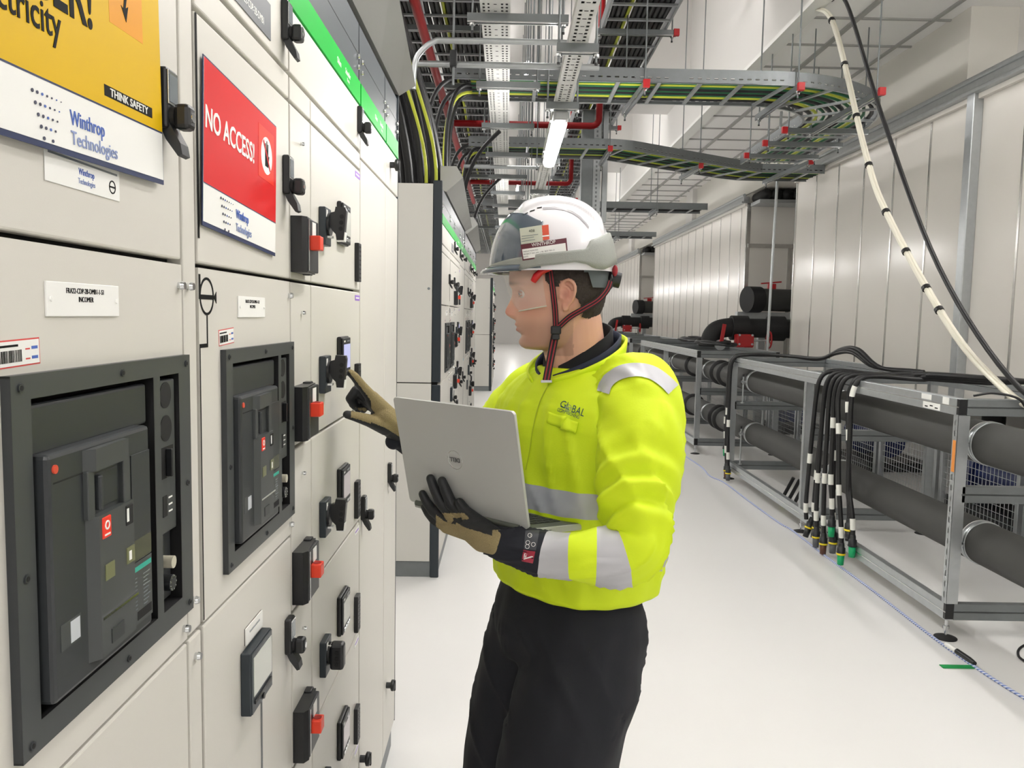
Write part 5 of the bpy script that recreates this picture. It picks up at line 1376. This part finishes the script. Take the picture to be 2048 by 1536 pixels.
for i in range(n + 1):
    t = -1.05 + 2.1 * i / n; w = math.cos(t * 1.35) if abs(t) < 1.16 else 0; w = max(w, 0)
    for (gr, u) in ((-.006, .052), (.002, .062), (.006 + .014 * w, .056 - .004 * w), (.007 + .016 * w, .049 - .004 * w), (.002, .046)):
        a, s_ = math.cos(t), math.sin(t); V.append(H(.020 + (.137 + gr) * abs(a) ** .94, (.112 + gr) * math.copysign(abs(s_) ** .94, s_), u))
for i in range(n):
    for q in range(5): F.append((i * 5 + q, (i + 1) * 5 + q, (i + 1) * 5 + (q + 1) % 5, i * 5 + (q + 1) % 5))
b.put(V, F, HELS, True); b.build('peak', PER)
# vent slots along the band edge and grey groove
b = MB()
for k in range(3): decal(b, HBV, [(1046 + k * 14, 431 - k * 6.5), (1056 + k * 14, 427 - k * 5.5), (1056 + k * 14, 425 - k * 5.5), (1046 + k * 14, 429 - k * 6.5)], INK, .001, 4)
GRV = mat('helmet groove grey', (170, 168, 172), .5)
gp = [(1086, 417.5), (1110, 416), (1130, 420), (1145, 425), (1160, 435), (1172, 448), (1178, 456)]
for (a, c) in zip(gp, gp[1:]): decal(b, HBV, [(a[0], a[1] - 2), (c[0], c[1] - 2), (c[0] - 1, c[1] + 2), (a[0] - 1, a[1] + 2)], GRV, .0012, 5)
b.build('helmet_vent', HEL)
# stickers
SHV = bvh_of(HEL)
b = MB()
decal(b, SHV, [(1041, 459), (1084, 452), (1087, 484), (1044, 490)], mat('helmet paper sticker', (196, 198, 182), .5), .0046, 5)
decal(b, SHV, [(1084, 453), (1097, 451.5), (1099, 480), (1086, 482)], mat('helmet orange sticker', (214, 84, 58), .5), .0046, 5)
decal(b, SHV, [(1085, 473), (1098, 471.5), (1098.3, 474), (1085.3, 475.5)], LABEL, .0050, 5)
decal_text(b, SHV, '408', 8, 1059, 467, -.10, INK, .0050, 1.0)
for k, (x, w) in enumerate(((1045, 32), (1045, 24), (1045, 26))): decal(b, SHV, [(x, 474 + k * 5), (x + w, 470 + k * 5), (x + w, 471.2 + k * 5), (x, 475.2 + k * 5)], GLASSG, .0050, 5)
b.build('site_sticker', HEL)
b = MB(); MAR = mat('maroon sticker', (92, 34, 48), .45)
decal(b, SHV, [(1043, 491), (1132, 477.5), (1135, 508), (1047, 522)], MAR, .0052, 5)
decal(b, SHV, [(1046, 500), (1130, 487.5), (1132, 506), (1049, 519)], LABEL, .0055, 5)
decal_text(b, SHV, 'WINTHROP', 9.5, 1065, 495, -.15, LABEL, .0058, .92)
for k, t in enumerate(('INDUCTION NO.', 'PROJECT NO. JAN 1190  BDC FRA 21', 'DATE')): decal_text(b, SHV, t, 3.6, 1049, 506 + k * 5.2, -.15, INK, .0058, 1.05)
decal_text(b, SHV, '5.6.24', 6, 1082, 513, -.15, BLUEINK, .0060, 1.1)
b.build('name_sticker', HEL)
# clear shield
b = MB(); V = []; F = []; na, nu = 48, 14
for j in range(nu + 1):
    s_ = j / nu
    for k in range(na + 1):
        t = -1.28 + 2.56 * k / na; front = math.cos(t)
        low = -.036 + .016 * (1 - front) * (1 if abs(t) < 1.0 else 1.0)
        u = .050 + (low - .050) * s_; A = .122 - .016 * s_ - .014 * s_ * s_; Wd = .084 - .004 * s_
        V.append(H(.008 + A * front ** .9 if front > 0 else .008, Wd * math.copysign(abs(math.sin(t)) ** .9, math.sin(t)), u))
for j in range(nu):
    for k in range(na): F.append((j * (na + 1) + k, j * (na + 1) + k + 1, (j + 1) * (na + 1) + k + 1, (j + 1) * (na + 1) + k))
b.put(V, F, CLEAR, True); sh = b.build('face_shield', PER)
b = MB(); edge = [V[nu * (na + 1) + k] for k in range(na + 1)]; b.tube(edge, .0014, mat('shield edge', (206, 206, 190), .25), 6); b.build('shield_rim', sh)
for sg in (1, -1):
    b = MB(); b.tube([H(.066, sg * .0835, .026), H(.060, sg * .0875, .036), H(.050, sg * .0895, .046), H(.030, sg * .0905, .052)], [.0065, .008, .007, .004], VREDP, 12); b.build('shield_pivot', PER)
# cradle and chin strap
b = MB(); V = []; F = []
for i in range(25):
    t = 1.95 + (2 * PI - 3.9) * i / 24
    for u, g_ in ((.055, .012), (.014 if 2.1 < t < 4.2 else .045, .010)):
        f, l, u_ = head_pt(u, t, g_); V.append(H(f, l, u_))
for i in range(24): F.append((2 * i, 2 * i + 2, 2 * i + 3, 2 * i + 1))
b.put(V, F, HELB, True); b.build('cradle', PER)
b = MB(); b.ellip(H(-.100, .012, .030), (.010, .030, .020), BLACK, 16, 10); b.cyl(H(-.104, .02, .034), H(-.122, .02, .030), .017, BLACKM, 18); b.ellip(H(-.108, .045, .050), (.006, .006, .012), STRAPR, 10, 8); b.build('ratchet', PER)
def strap(name, pts, w=.0125):
    P_ = smoothpath([H(*p) for p in pts], 6)
    b = MB(); ns = []
    for i, p in enumerate(P_):
        t = (P_[min(i + 1, len(P_) - 1)] - P_[max(i - 1, 0)]).normalized(); ns.append(t.cross(hl).normalized())
    ribbon(b, P_, w, STRAPB, ns, .001)
    for q in (-.22, .22): ribbon(b, [p + hl * .0011 + n_ * (w * q) for p, n_ in zip(P_, ns)], w * .16, STRAPR, ns, .0006)
    return b.build(name, PER)
strap('chin_strap', [(.031, .0795, .052), (.028, .0800, .030), (.024, .0785, 0), (.020, .0740, -.035), (.018, .0690, -.070)])
strap('chin_strap', [(-.098, .050, .028), (-.090, .060, .010), (-.070, .0705, -.012), (-.040, .0765, -.030), (-.010, .0750, -.048), (.014, .0695, -.070)])
strap('chin_strap', [(.018, .0690, -.078), (.022, .0640, -.100), (.028, .066, -.130), (.034, .074, -.160), (.038, .079, -.180)], .0165)
b = MB(); b.box((-.011, -.005, -.009), (.011, .005, .009), BLACK, .003, Matrix.Translation(H(.018, .070, -.075)) @ Matrix((hf, hl, hu)).transposed().to_4x4())
b.box((-.008, -.004, -.02), (.008, .004, -.008), BLACK, .002, Matrix.Translation(H(.018, .069, -.075)) @ Matrix((hf, hl, hu)).transposed().to_4x4()); b.build('strap_buckle', PER)
b = MB(); b.box((-.012, -.0025, -.003), (.012, .0025, .003), CHROME, .001, Matrix.Translation(H(.038, .080, -.182)) @ Matrix((hf, hl, hu)).transposed().to_4x4()); b.build('strap_end', PER)

# ---------------------------------------------------------------- jacket
def ridge(x, y): 
    g = abs(noise.noise(Vector((x, y, 4.2)))); return (1 - g * 2.2) ** 3 if g < .45 else 0
def fold(p, s=1.0): 
    return s * (.0055 * noise.noise(Vector((p.x * 9, p.y * 9, p.z * 3.0))) + .0030 * noise.noise(Vector((p.x * 22, p.y * 22, p.z * 9))))
TT = [(1.003, .150, .190, -.004), (1.012, .158, .200, -.004), (1.05, .160, .205, -.004), (1.12, .164, .212, -.002), (1.20, .164, .218, .0), (1.30, .160, .222, .004), (1.37, .152, .222, .006), (1.41, .143, .214, .004), (1.44, .130, .196, .0), (1.465, .113, .165, -.004), (1.480, .100, .132, -.007), (1.490, .094, .104, -.010)]
def torso_pt(z, t):
    a_, b_, off = interp(TT, z); c, s_ = math.cos(t), math.sin(t)
    p = TC + Vector((-.012 * (1.45 - z) / .45, 0, z)) + FWD * (off + a_ * math.copysign(abs(c) ** .86, c)) + LFT * (b_ * math.copysign(abs(s_) ** .86, s_))
    return p
b = MB(); NZ, NT = 120, 160; zs = [1.003 + (1.490 - 1.003) * i / NZ for i in range(NZ + 1)]
for edge in (1.200, 1.252, 1.072, 1.122):
    i = min(range(len(zs)), key=lambda k_: abs(zs[k_] - edge)); zs[i] = edge
V = []
for z in zs:
    for k in range(NT):
        t = 2 * PI * k / NT; p = torso_pt(z, t); n_ = (p - (TC + Z3 * z)); n_.z = 0; n_.normalize()
        amp = 1.0 if z < 1.42 else .4
        d = fold(p, amp) + .0035 * amp * math.sin(t * 16 + z * 8) * smooth_step(1.20 - z, 0, .15) * 0.6
        d += .004 * math.sin((p.x * 30 + p.z * 22)) * smooth_step(1.40 - z, 0, .1) * smooth_step(z, 1.24, 1.28) * .7
        d += amp * .010 * ridge(t * 4.0 + (z - 1.2) * 5.0, z * 2.4 - t * .6) * smooth_step(z, 1.02, 1.08)
        V.append(p + n_ * d)
FM = {0: [], 1: []}
for i in range(NZ):
    zm = (zs[i] + zs[i + 1]) / 2; m_ = 1 if (1.200 < zm < 1.252 or 1.072 < zm < 1.122) else 0
    for k in range(NT): FM[m_].append((i * NT + k, i * NT + (k + 1) % NT, (i + 1) * NT + (k + 1) % NT, (i + 1) * NT + k))
b.put(V, FM[0], HIVIS, True); b.put(V, FM[1], REFL, True); bmesh.ops.remove_doubles(b.bm, verts=b.bm.verts, dist=1e-6)
JK = b.build('jacket', PER); md = JK.modifiers.new('thick', 'SOLIDIFY'); md.thickness = .003; md.offset = -1
def sleeve(name, path, rad, bands, squash=1.0, crease=None, seed=0, n=64, rows=150):
    """tube along path; bands = list of (s0, s1, material) in metres from the shoulder"""
    P_ = resample(smoothpath(path, 16), .004); N = len(P_)
    L = [0.0]
    for a, c in zip(P_, P_[1:]): L.append(L[-1] + (c - a).length)
    tot = L[-1]; ups = []; nrm = None; V = []
    for i, p in enumerate(P_):
        t = (P_[min(i + 1, N - 1)] - P_[max(i - 1, 0)]).normalized()
        if nrm is None: nrm = (Z3 - t * Z3.dot(t)).normalized() if abs(t.z) < .95 else (FWD - t * FWD.dot(t)).normalized()
        nrm = (nrm - t * nrm.dot(t)).normalized(); bn = t.cross(nrm); r = interp(rad, L[i] / tot)[0]
        for k in range(n):
            a = 2 * PI * k / n; d = nrm * math.cos(a) + bn * math.sin(a); q = p + d * r
            f_ = .0050 * noise.noise(Vector((q.x * 12 + seed, q.y * 12, q.z * 6))) + .0024 * noise.noise(Vector((q.x * 30 + seed, q.y * 30, q.z * 16)))
            sp_ = L[i] * 20 + a * 1.9; g_ = noise.noise(Vector((sp_ * .5, math.cos(a) * .6 + seed, L[i] * 3))); f_ += min(1, r / .06) * (.009 * (1 - abs(g_) * 2.2) ** 3 if abs(g_) < .45 else 0)
            if crease: f_ += crease(L[i] / tot, a, q)
            V.append(q + d * f_)
    groups = {}
    for i in range(N - 1):
        m_ = bands((P_[i] + P_[i + 1]) / 2)
        for k in range(n): groups.setdefault(m_.name, (m_, []))[1].append((i * n + k, i * n + (k + 1) % n, (i + 1) * n + (k + 1) % n, (i + 1) * n + k))
    b = MB()
    for m_, fs in groups.values(): b.put(V, fs, m_, True)
    bmesh.ops.remove_doubles(b.bm, verts=b.bm.verts, dist=1e-6)
    o = b.build(name, PER); md = o.modifiers.new('thick', 'SOLIDIFY'); md.thickness = .003; md.offset = -1
    return o
def crL(s_, a, q):
    e = math.exp(-((s_ - .50) / .10) ** 2)
    return e * .010 * math.sin(s_ * 90 + 2.0 * math.cos(a)) * (.5 + .5 * math.cos(a - .6)) + .004 * math.sin(s_ * 26 + a * 2) * math.exp(-((s_ - .3) / .2) ** 2)
PL = [Vector((.205, 1.700, 1.440)), at(1272, 782, 1.625), at(1282, 850, 1.570), at(1277, 935, 1.510), at(1274, 1000, 1.468), at(1276, 1052, 1.436), at(1270, 1092, 1.418), at(1240, 1112, 1.410), at(1170, 1112, 1.414), at(1112, 1110, 1.425), at(1050, 1097, 1.440), at(976, 1079, 1.466)]
def bandL(p):
    x, y = pxof(p)
    if p.z > 1.215: return HIVIS
    return NAVYF if x < 1085 else REFL if x < 1142 else HIVIS if x < 1192 else REFL if x < 1246 and y > 1100 else HIVIS
SLL = sleeve('left_sleeve', PL, [(0, .050), (.10, .074), (.20, .084), (.34, .082), (.46, .073), (.56, .060), (.65, .053), (.76, .0440), (.84, .0400), (.92, .0350), (1, .0285)], bandL, 1, crL, 3)
PR = [Vector((.115, 1.885, 1.440)), Vector((.070, 1.92, 1.410)), Vector((.020, 1.945, 1.33)), Vector((-.015, 1.975, 1.25)), Vector((-.045, 1.975, 1.20)), Vector((-.11, 1.935, 1.215)), Vector((-.19, 1.885, 1.275)), at(800, 872, 1.845)]
SLR = sleeve('right_sleeve', PR, [(0, .050), (.08, .072), (.2, .082), (.35, .080), (.5, .072), (.65, .056), (.8, .042), (1, .027)], lambda p: NAVYF if p.x < -.14 else HIVIS, 1, crL, 9)
# collar: yellow outside, navy inside, open at the throat
def collar(name, r0, r1, prof, m, th):
    b = MB(); V = []; F = []; n = 90
    for k in range(n + 1):
        t = .24 + (2 * PI - .48) * k / n; tt = abs(t - PI)          # 0 at the nape
        zb, zt, fl = interp(prof, tt)
        for q in range(7):
            s_ = q / 6; z = zb + (zt - zb) * s_; rr = r0 + (r1 - r0) * s_ + fl * math.sin(PI * s_ * .5) ** 2
            p = TC + Vector((-.018, 0, z)) + FWD * (-.006 + rr * 1.02 * math.cos(t)) + LFT * (rr * 1.04 * math.sin(t)); V.append(p + (p - TC).normalized() * 0.0)
    for k in range(n):
        for q in range(6): F.append((k * 7 + q, (k + 1) * 7 + q, (k + 1) * 7 + q + 1, k * 7 + q + 1))
    b.put(V, F, m, True); o = b.build(name, PER); md = o.modifiers.new('thick', 'SOLIDIFY'); md.thickness = th; md.offset = 0; return o
collar('jacket_collar', .096, .097, [(0, 1.490, 1.568, .004), (1.0, 1.482, 1.550, .006), (1.7, 1.468, 1.516, .008), (2.2, 1.452, 1.492, .010), (2.6, 1.446, 1.476, .012), (2.95, 1.440, 1.464, .014)], HIVIS, .005)
collar('collar_lining', .088, .090, [(0, 1.48, 1.574, .0), (1.0, 1.47, 1.557, .0), (1.7, 1.455, 1.525, .0), (2.2, 1.44, 1.502, .0), (2.6, 1.43, 1.486, .0), (2.95, 1.42, 1.474, .0)], NAVYF2, .004)
collar('shirt_collar', .080, .071, [(0, 1.46, 1.588, .0), (1.0, 1.45, 1.572, .0), (1.7, 1.44, 1.547, .0), (2.2, 1.43, 1.524, .0), (2.6, 1.42, 1.505, .0), (2.95, 1.41, 1.492, .0)], SHIRT, .004)
b = MB(); c = TC + Vector((-.018, 0, 1.475)); b.lathe([(.0, -.01), (.090, -.01), (.083, .0), (.06, .012)], c, (0, 0, 1), SHIRT, 32); b.build('shirt', PER)

# ---------------------------------------------------------------- trousers and boots
b = MB()
def leg(pts, rs):
    P_ = smoothpath(pts, 8); n = len(P_); k = len(rs) - 1; V = []; m_ = 40
    for i, p in enumerate(P_):
        x = i / (n - 1) * k; a = min(int(x), k - 1); r = rs[a] + (rs[a + 1] - rs[a]) * (x - a)
        for q in range(m_):
            t = 2 * PI * q / m_; V.append(p + FWD * (r * 1.05 * math.cos(t)) + LFT * (r * .95 * math.sin(t)))
    F = [(i * m_ + q, i * m_ + (q + 1) % m_, (i + 1) * m_ + (q + 1) % m_, (i + 1) * m_ + q) for i in range(n - 1) for q in range(m_)]
    b.put(V, F + [tuple(range(m_ - 1, -1, -1)), tuple((n - 1) * m_ + q for q in range(m_))], TROU, True)
leg([(.190, 1.715, .95), (.168, 1.690, .80), (.128, 1.672, .62), (.115, 1.668, .50), (.128, 1.680, .25), (.135, 1.690, .05)], [.108, .134, .132, .120, .108, .106])
leg([(.100, 1.83, .95), (.075, 1.838, .80), (.040, 1.835, .62), (.028, 1.83, .50), (.038, 1.842, .25), (.045, 1.85, .05)], [.105, .120, .114, .108, .100, .102])
RM = Matrix((FWD, LFT, Z3)).transposed()
V = []; n = 48; rows = [(1.03, .128, .168), (.995, .132, .176), (.95, .146, .188), (.90, .150, .190), (.84, .140, .182)]
for z, a_, b_ in rows:
    for k in range(n): t = 2 * PI * k / n; V.append(TC + Vector((-.020, 0, z)) + FWD * (a_ * math.cos(t)) + LFT * (b_ * math.sin(t)))
b.put(V, [(i * n + k, i * n + (k + 1) % n, (i + 1) * n + (k + 1) % n, (i + 1) * n + k) for i in range(4) for k in range(n)] + [tuple(range(n)), tuple(range(4 * n + n - 1, 4 * n - 1, -1))], TROU, True)
b.ellip((.215, 1.745, .862), (.105, .12, .125), TROU, 24, 16)
tm = remesh(b, .0065, 4, .5)
for v in tm.vertices:
    p = v.co; n_ = v.normal
    v.co = p + n_ * (.0085 * noise.noise(Vector((p.x * 8, p.y * 8, p.z * 3.5))) + .009 * ridge(p.z * 5 + p.x * 9, p.y * 5 - p.z * 3 + 7) * smooth_step(.98 - p.z, 0, .08) + .005 * noise.noise(Vector((p.x * 20, p.y * 20, p.z * 7))) + .0015 * math.sin(p.z * 60 + p.x * 25) * math.exp(-((p.z - .74) / .07) ** 2) * smooth_step(p.x, .14, .24))
tm.materials.clear(); TRO = finish('trousers', tm, PER, [TROU])
b = MB()
for c in (Vector((.135, 1.69, 0)), Vector((.045, 1.85, 0))):
    V = []; n = 28
    for (z, a0, a1, w) in ((0, .20, .075, .048), (.02, .205, .078, .052), (.05, .19, .075, .050), (.08, .12, .068, .047), (.12, .06, .060, .045), (.16, .05, .055, .045)):
        for k in range(n): t = 2 * PI * k / n; a = math.cos(t); V.append(c + Z3 * z + FWD * ((a0 if a > 0 else a1) * a) + LFT * (w * math.sin(t)))
    b.put(V, [(i * n + k, i * n + (k + 1) % n, (i + 1) * n + (k + 1) % n, (i + 1) * n + k) for i in range(5) for k in range(n)] + [tuple(range(n - 1, -1, -1)), tuple(5 * n + k for k in range(n))], BLACKM, True)
    b.build('boot', PER); b = MB()

# prints and seams on the jacket
JBV = bvh_of(JK, SLL)
b = MB()
LOGO = mat('logo navy', (28, 74, 84), .6); LOGO2 = mat('logo grey', (110, 124, 120), .6)
decal_text(b, JBV, 'GL', 21, 1119, 814, .36, LOGO, .0022, .78); decal_text(b, JBV, 'BAL', 21, 1142, 824, .36, LOGO, .0022, .76)
for k in range(24):
    a0, a1 = 2 * PI * k / 24, 2 * PI * (k + 1) / 24
    q = [(1137 + r_ * math.cos(a), 816.5 + r_ * math.sin(a)) for r_, a in ((6.0, a0), (6.9, a0), (6.9, a1), (6.0, a1))]; decal(b, JBV, q, LOGO2, .0022, 9)
decal(b, JBV, [(1136.5, 810), (1137.5, 810), (1137.5, 823), (1136.5, 823)], LOGO2, .0022, 9); decal(b, JBV, [(1131, 816), (1143, 816), (1143, 817), (1131, 817)], LOGO2, .0022, 9)
decal_text(b, JBV, 'COMMISIONING', 9.5, 1115, 822, .36, LOGO, .0022, .66)
b.build('chest_logo', JK)
HIV2 = HIVIS
def patch(name, poly, off=.004, m=HIVIS, par=JK):
    b = MB(); decal(b, JBV, poly, m, off, 4); o = b.build(name, par); md = o.modifiers.new('t', 'SOLIDIFY'); md.thickness = .003; md.offset = -1; return o
patch('pocket_flap', [(1098, 824), (1132, 834), (1129, 856), (1094, 846)]); patch('radio_tab', [(1132, 838), (1160, 846), (1154, 868), (1127, 860)], .006)
sp = [(1207, 786), (1212, 770), (1224, 756), (1242, 746), (1264, 741), (1286, 742), (1308, 749), (1330, 765), (1345, 780)]
def strip(b, bv, line, w, m, off, step=3, nw=6):
    pl = smoothpath([(x, y, 0) for x, y in line], step); V = []
    for i, p in enumerate(pl):
        t = (pl[min(i + 1, len(pl) - 1)] - pl[max(i - 1, 0)]).normalized()
        for q in range(nw + 1):
            k_ = (q / nw - .5) * w; V.append(onto(bv, p.x - t.y * k_, p.y + t.x * k_, off))
    F = [(i * (nw + 1) + q, i * (nw + 1) + q + 1, (i + 1) * (nw + 1) + q + 1, (i + 1) * (nw + 1) + q) for i in range(len(pl) - 1) for q in range(nw)]
    F = [f for f in F if all(V[i] is not None for i in f)]; b.put([v if v is not None else Vector((0, 0, 0)) for v in V], F, m, True)
b = MB(); strip(b, JBV, sp, 27, REFL, .0025); b.build('shoulder_band', JK)
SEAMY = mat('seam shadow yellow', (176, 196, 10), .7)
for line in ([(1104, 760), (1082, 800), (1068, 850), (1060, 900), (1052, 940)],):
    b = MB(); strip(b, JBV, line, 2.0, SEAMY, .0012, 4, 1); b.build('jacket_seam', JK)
SBV = bvh_of(SLL)
b = MB(); TAGK = mat('grey tag', (52, 54, 60), .5)
decal(b, SBV, [(1051, 1062), (1079, 1062), (1072, 1101), (1048, 1099)], TAGK, .0015, 5); decal(b, SBV, [(1047, 1100), (1071, 1103), (1066, 1126), (1044, 1121)], mat('crimson tag', (162, 40, 62), .5), .0015, 5)
for q in ([(1050, 1104), (1067, 1113), (1066, 1115), (1049, 1106)], [(1066, 1112), (1048, 1117), (1048, 1119), (1066, 1115)], [(1052, 1107), (1054, 1107), (1053, 1116), (1051, 1116)], [(1049, 1107), (1051, 1107), (1050, 1116), (1048, 1116)]): decal(b, SBV, q, LABEL, .0019, 9)
for (x, y) in ((1060, 1072), (1056, 1086), (1067, 1090), (1055, 1094)):
    for k in range(14):
        a0, a1 = 2 * PI * k / 14, 2 * PI * (k + 1) / 14; decal(b, SBV, [(x + r_ * math.cos(a), y + r_ * math.sin(a)) for r_, a in ((3.6, a0), (4.4, a0), (4.4, a1), (3.6, a1))], LABEL, .0019, 9)
decal(b, SBV, [(1061, 1068), (1063, 1069), (1060, 1073), (1062, 1074)], LABEL, .002, 9)
b.build('sleeve_label', SLL)

# ---------------------------------------------------------------- laptop
LAPM = mat('laptop aluminium', (186, 187, 184), .45, metal=.25, var=.02); LAPD = mat('laptop dark deck', (92, 96, 88), .5, metal=.3); KEYM = mat('laptop keys', (40, 42, 40), .5)
KL = .91
A0 = at(820, 1002, 1.805 * KL); A1 = at(1057, 1060, 1.575 * KL); T1 = at(1025, 822, 1.535 * KL); T0 = at(787, 796, 1.765 * KL)
hx = (A1 - A0).normalized(); LW = (A1 - A0).length; lid_u = ((T1 - A1) + (T0 - A0)) * .5; LH = lid_u.length; lid_u = (lid_u - hx * lid_u.dot(hx)).normalized(); lid_n = hx.cross(lid_u).normalized()
if lid_n.y > 0: lid_n = -lid_n
bd = at(1197, 1046, 1.755 * KL) - A1; LD = bd.length; bd = (bd - hx * bd.dot(hx)).normalized(); bn_ = hx.cross(bd).normalized()
if bn_.z < 0: bn_ = -bn_
LAP = thing('laptop', (A0 + A1) / 2, 'open silver laptop held on the worker\'s gloved left hand', 'laptop')
def frame(o, x, y, z): return Matrix(((x.x, y.x, z.x, o.x), (x.y, y.y, z.y, o.y), (x.z, y.z, z.z, o.z), (0, 0, 0, 1)))
def rrect(w, h, r, n=5):
    out = []
    for cx, cy, a0 in ((w - r, r, -PI / 2), (w - r, h - r, 0), (r, h - r, PI / 2), (r, r, PI)):
        for k in range(n + 1): a = a0 + PI / 2 * k / n; out.append((cx + r * math.cos(a), cy + r * math.sin(a)))
    return out
b = MB(); b.prism(rrect(LW, LH, .008), A0 - lid_n * .0, hx, lid_u, .006 if hx.cross(lid_u).dot(lid_n) < 0 else -.006, LAPM); LID = b.build('lid', LAP)
b = MB(); b.prism(rrect(LW - .008, LH - .010, .004), A0 + hx * .004 + lid_u * .005 - lid_n * .0061, hx, lid_u, .0008 if hx.cross(lid_u).dot(lid_n) < 0 else -.0008, mat('laptop screen', (60, 70, 84), .1, emit=(120, 140, 160), estr=.4)); b.build('screen', LAP)
b = MB(); M = frame(A0 - bn_ * .0135, hx, bd, bn_); b.box((0.006, .007, .001), (LW, LD, .014), LAPM, .004, M); b.box((.006, .012, .0138), (LW - .006, LD - .006, .0146), LAPD, 0, M)
for k, x in enumerate((.014, .030, .042)): b.box((LW - .0005, .02 + x, .004), (LW + .0006, .028 + x, .009), INK, 0, M)
b.build('base', LAP)
b = MB()
for r_ in range(6):
    for c_ in range(14): b.box((.03 + c_ * (LW - .06) / 14, .03 + r_ * .019, .0146), (.03 + (c_ + .85) * (LW - .06) / 14, .046 + r_ * .019, .0162), KEYM, .001, M)
tag(b.build('keyboard', LAP), kind='stuff')
b = MB(); b.box((LW / 2 - .05, .155, .0146), (LW / 2 + .05, LD - .014, .0150), LAPM, 0, M); b.build('touchpad', LAP)
b = MB(); b.cyl(A0 + hx * .02, A1 - hx * .02, .006, LAPD, 12); b.build('hinge', LAP)
# maker's mark on the lid, upside down as the laptop is seen from behind
lc = A0 + hx * LW * .48 + lid_u * LH * .50 + lid_n * .0006; lx, lu = -hx, -lid_u
if lx.cross(lu).dot(lid_n) < 0: lx = -lx
LOGL = mat('lid mark silver', (214, 214, 212), .25, metal=.8); b = MB()
b.lathe([(.0195, 0), (.0195, .0006), (.0183, .0006), (.0183, 0)], lc - lid_n * .0006, lid_n, LOGL, 40)
b.text('DELL', .0125, lc - lu * .0045, lx, lu, mat('lid mark dark', (66, 66, 66), .3), .0006, 'CENTER', 1.0); b.build('lid_mark', LID)

# ---------------------------------------------------------------- gloves
def glove(name, parts, voxel, knit_test, cuff=None):
    b = MB()
    for pts, rs in parts: chain(b, pts, rs, RUBG, 16)
    me = remesh(b, voxel, 3, .45)
    me.materials.clear(); me.materials.append(RUBG); me.materials.append(KNIT)
    for p in me.polygons:
        if knit_test(p.center, p.normal): p.material_index = 1
    return finish(name, me, PER, [])
lidp = A0
def onlid(px, py, off):
    d = raydir(px, py); t = ((lidp + lid_n * off) - CAMO).dot(lid_n) / d.dot(lid_n); return CAMO + d * t
FR = .0098
wl = at(992, 1083, 1.4487); palm = at(945, 1058, 1.5061)
mc = [at(938, 1040, 1.5288), at(918, 1046, 1.5379), at(903, 1050, 1.5516), at(893, 1054, 1.5670)]
LG = [([wl, at(968, 1074, 1.4724), palm], [.026, .029, .026]),
      ([at(968, 1068, 1.4742), mc[0]], [.022, .016]), ([palm, mc[1]], [.024, .016]), ([palm, mc[2]], [.022, .015]), ([at(950, 1066, 1.5015), mc[3]], [.020, .013]),
      ([at(972, 1060, 1.4788), at(948, 1040, 1.5033), onlid(931, 1024, .014), onlid(919, 1006, .011)], [.019, .0155, .0125, .0102]),
      ([mc[0], onlid(903, 1008, .013), onlid(891, 980, .011), onlid(884, 962, .010)], [.0145, .0120, .0108, .0092]),
      ([mc[1], onlid(882, 1006, .013), onlid(869, 978, .011), onlid(861, 957, .010)], [.0140, .0115, .0104, .0090]),
      ([mc[2], onlid(866, 1022, .013), onlid(853, 1004, .011), onlid(845, 988, .010)], [.0130, .0108, .0098, .0085]),
      ([mc[3], at(868, 1040, 1.5880), at(856, 1026, 1.6061), at(849, 1014, 1.6125)], [.0115, .0096, .0088, .0078])]
def knitL(c, n):
    x, y = pxof(c)
    # tan knit: back of the hand and the wrist, lower-left of a line from the fingers to the thumb root
    d = (x - 880) * .62 - (y - 1020) * .78            # positive above the finger line
    if x > 985 and y > 1060: return True
    low = n.dot(Vector((-.35, -.35, -.87)))
    return (y > 1026 and (low > .15 or (y - 1040) > (x - 900) * .30 + 6) and x > 872) or (n.dot(Vector((.55, -.70, -.25))) > .80 and x < 935 and y > 985)
glove('left_glove', LG, .0019, knitL)
wr = at(800, 864, 1.842); tipx = -.341
RG = [([wr, at(782, 848, 1.825), at(764, 830, 1.805)], [.029, .030, .026]),
      ([at(778, 838, 1.82), at(744, 796, 1.785)], [.026, .0165]), ([at(780, 845, 1.83), at(745, 803, 1.815)], [.024, .015]), ([at(782, 852, 1.84), at(750, 815, 1.835)], [.022, .014]), ([at(784, 858, 1.845), at(756, 826, 1.85)], [.020, .013]),
      ([at(744, 796, 1.785), at(724, 772, 1.760), at(709, 753, 1.742), at(701, 746, 1.733)], [.0145, .0112, .0098, .0085]),
      ([at(745, 803, 1.815), at(712, 781, 1.795), at(700, 797, 1.790), at(709, 812, 1.800)], [.0135, .0112, .0102, .0090]),
      ([at(748, 812, 1.835), at(716, 792, 1.815), at(706, 808, 1.812), at(717, 818, 1.822)], [.0130, .0108, .0100, .0088]),
      ([at(754, 822, 1.85), at(726, 802, 1.84), at(718, 812, 1.836), at(727, 820, 1.842)], [.0115, .0098, .0090, .0080]),
      ([at(772, 852, 1.81), at(738, 841, 1.775), at(711, 833, 1.752), at(694, 829, 1.742)], [.022, .0145, .0112, .0092])]
def knitR(c, n):
    x, y = pxof(c)
    back = n.dot(Vector((.45, -.62, .64)))
    if x > 742: return not (y > 838 + (x - 742) * .62 and n.z < -.2) and not (n.x < -.45)
    if y < 800 and (x - 697) > (y - 742) * .72: return back > .25
    return y > 815 and back > .45 and x > 702
glove('right_glove', RG, .0019, knitR)
b = MB(); chain(b, [at(815, 868, 1.850), at(800, 876, 1.843), at(787, 883, 1.836)], [.027, .025, .019], NAVYF, 20); b.build('glove_cuff', PER)
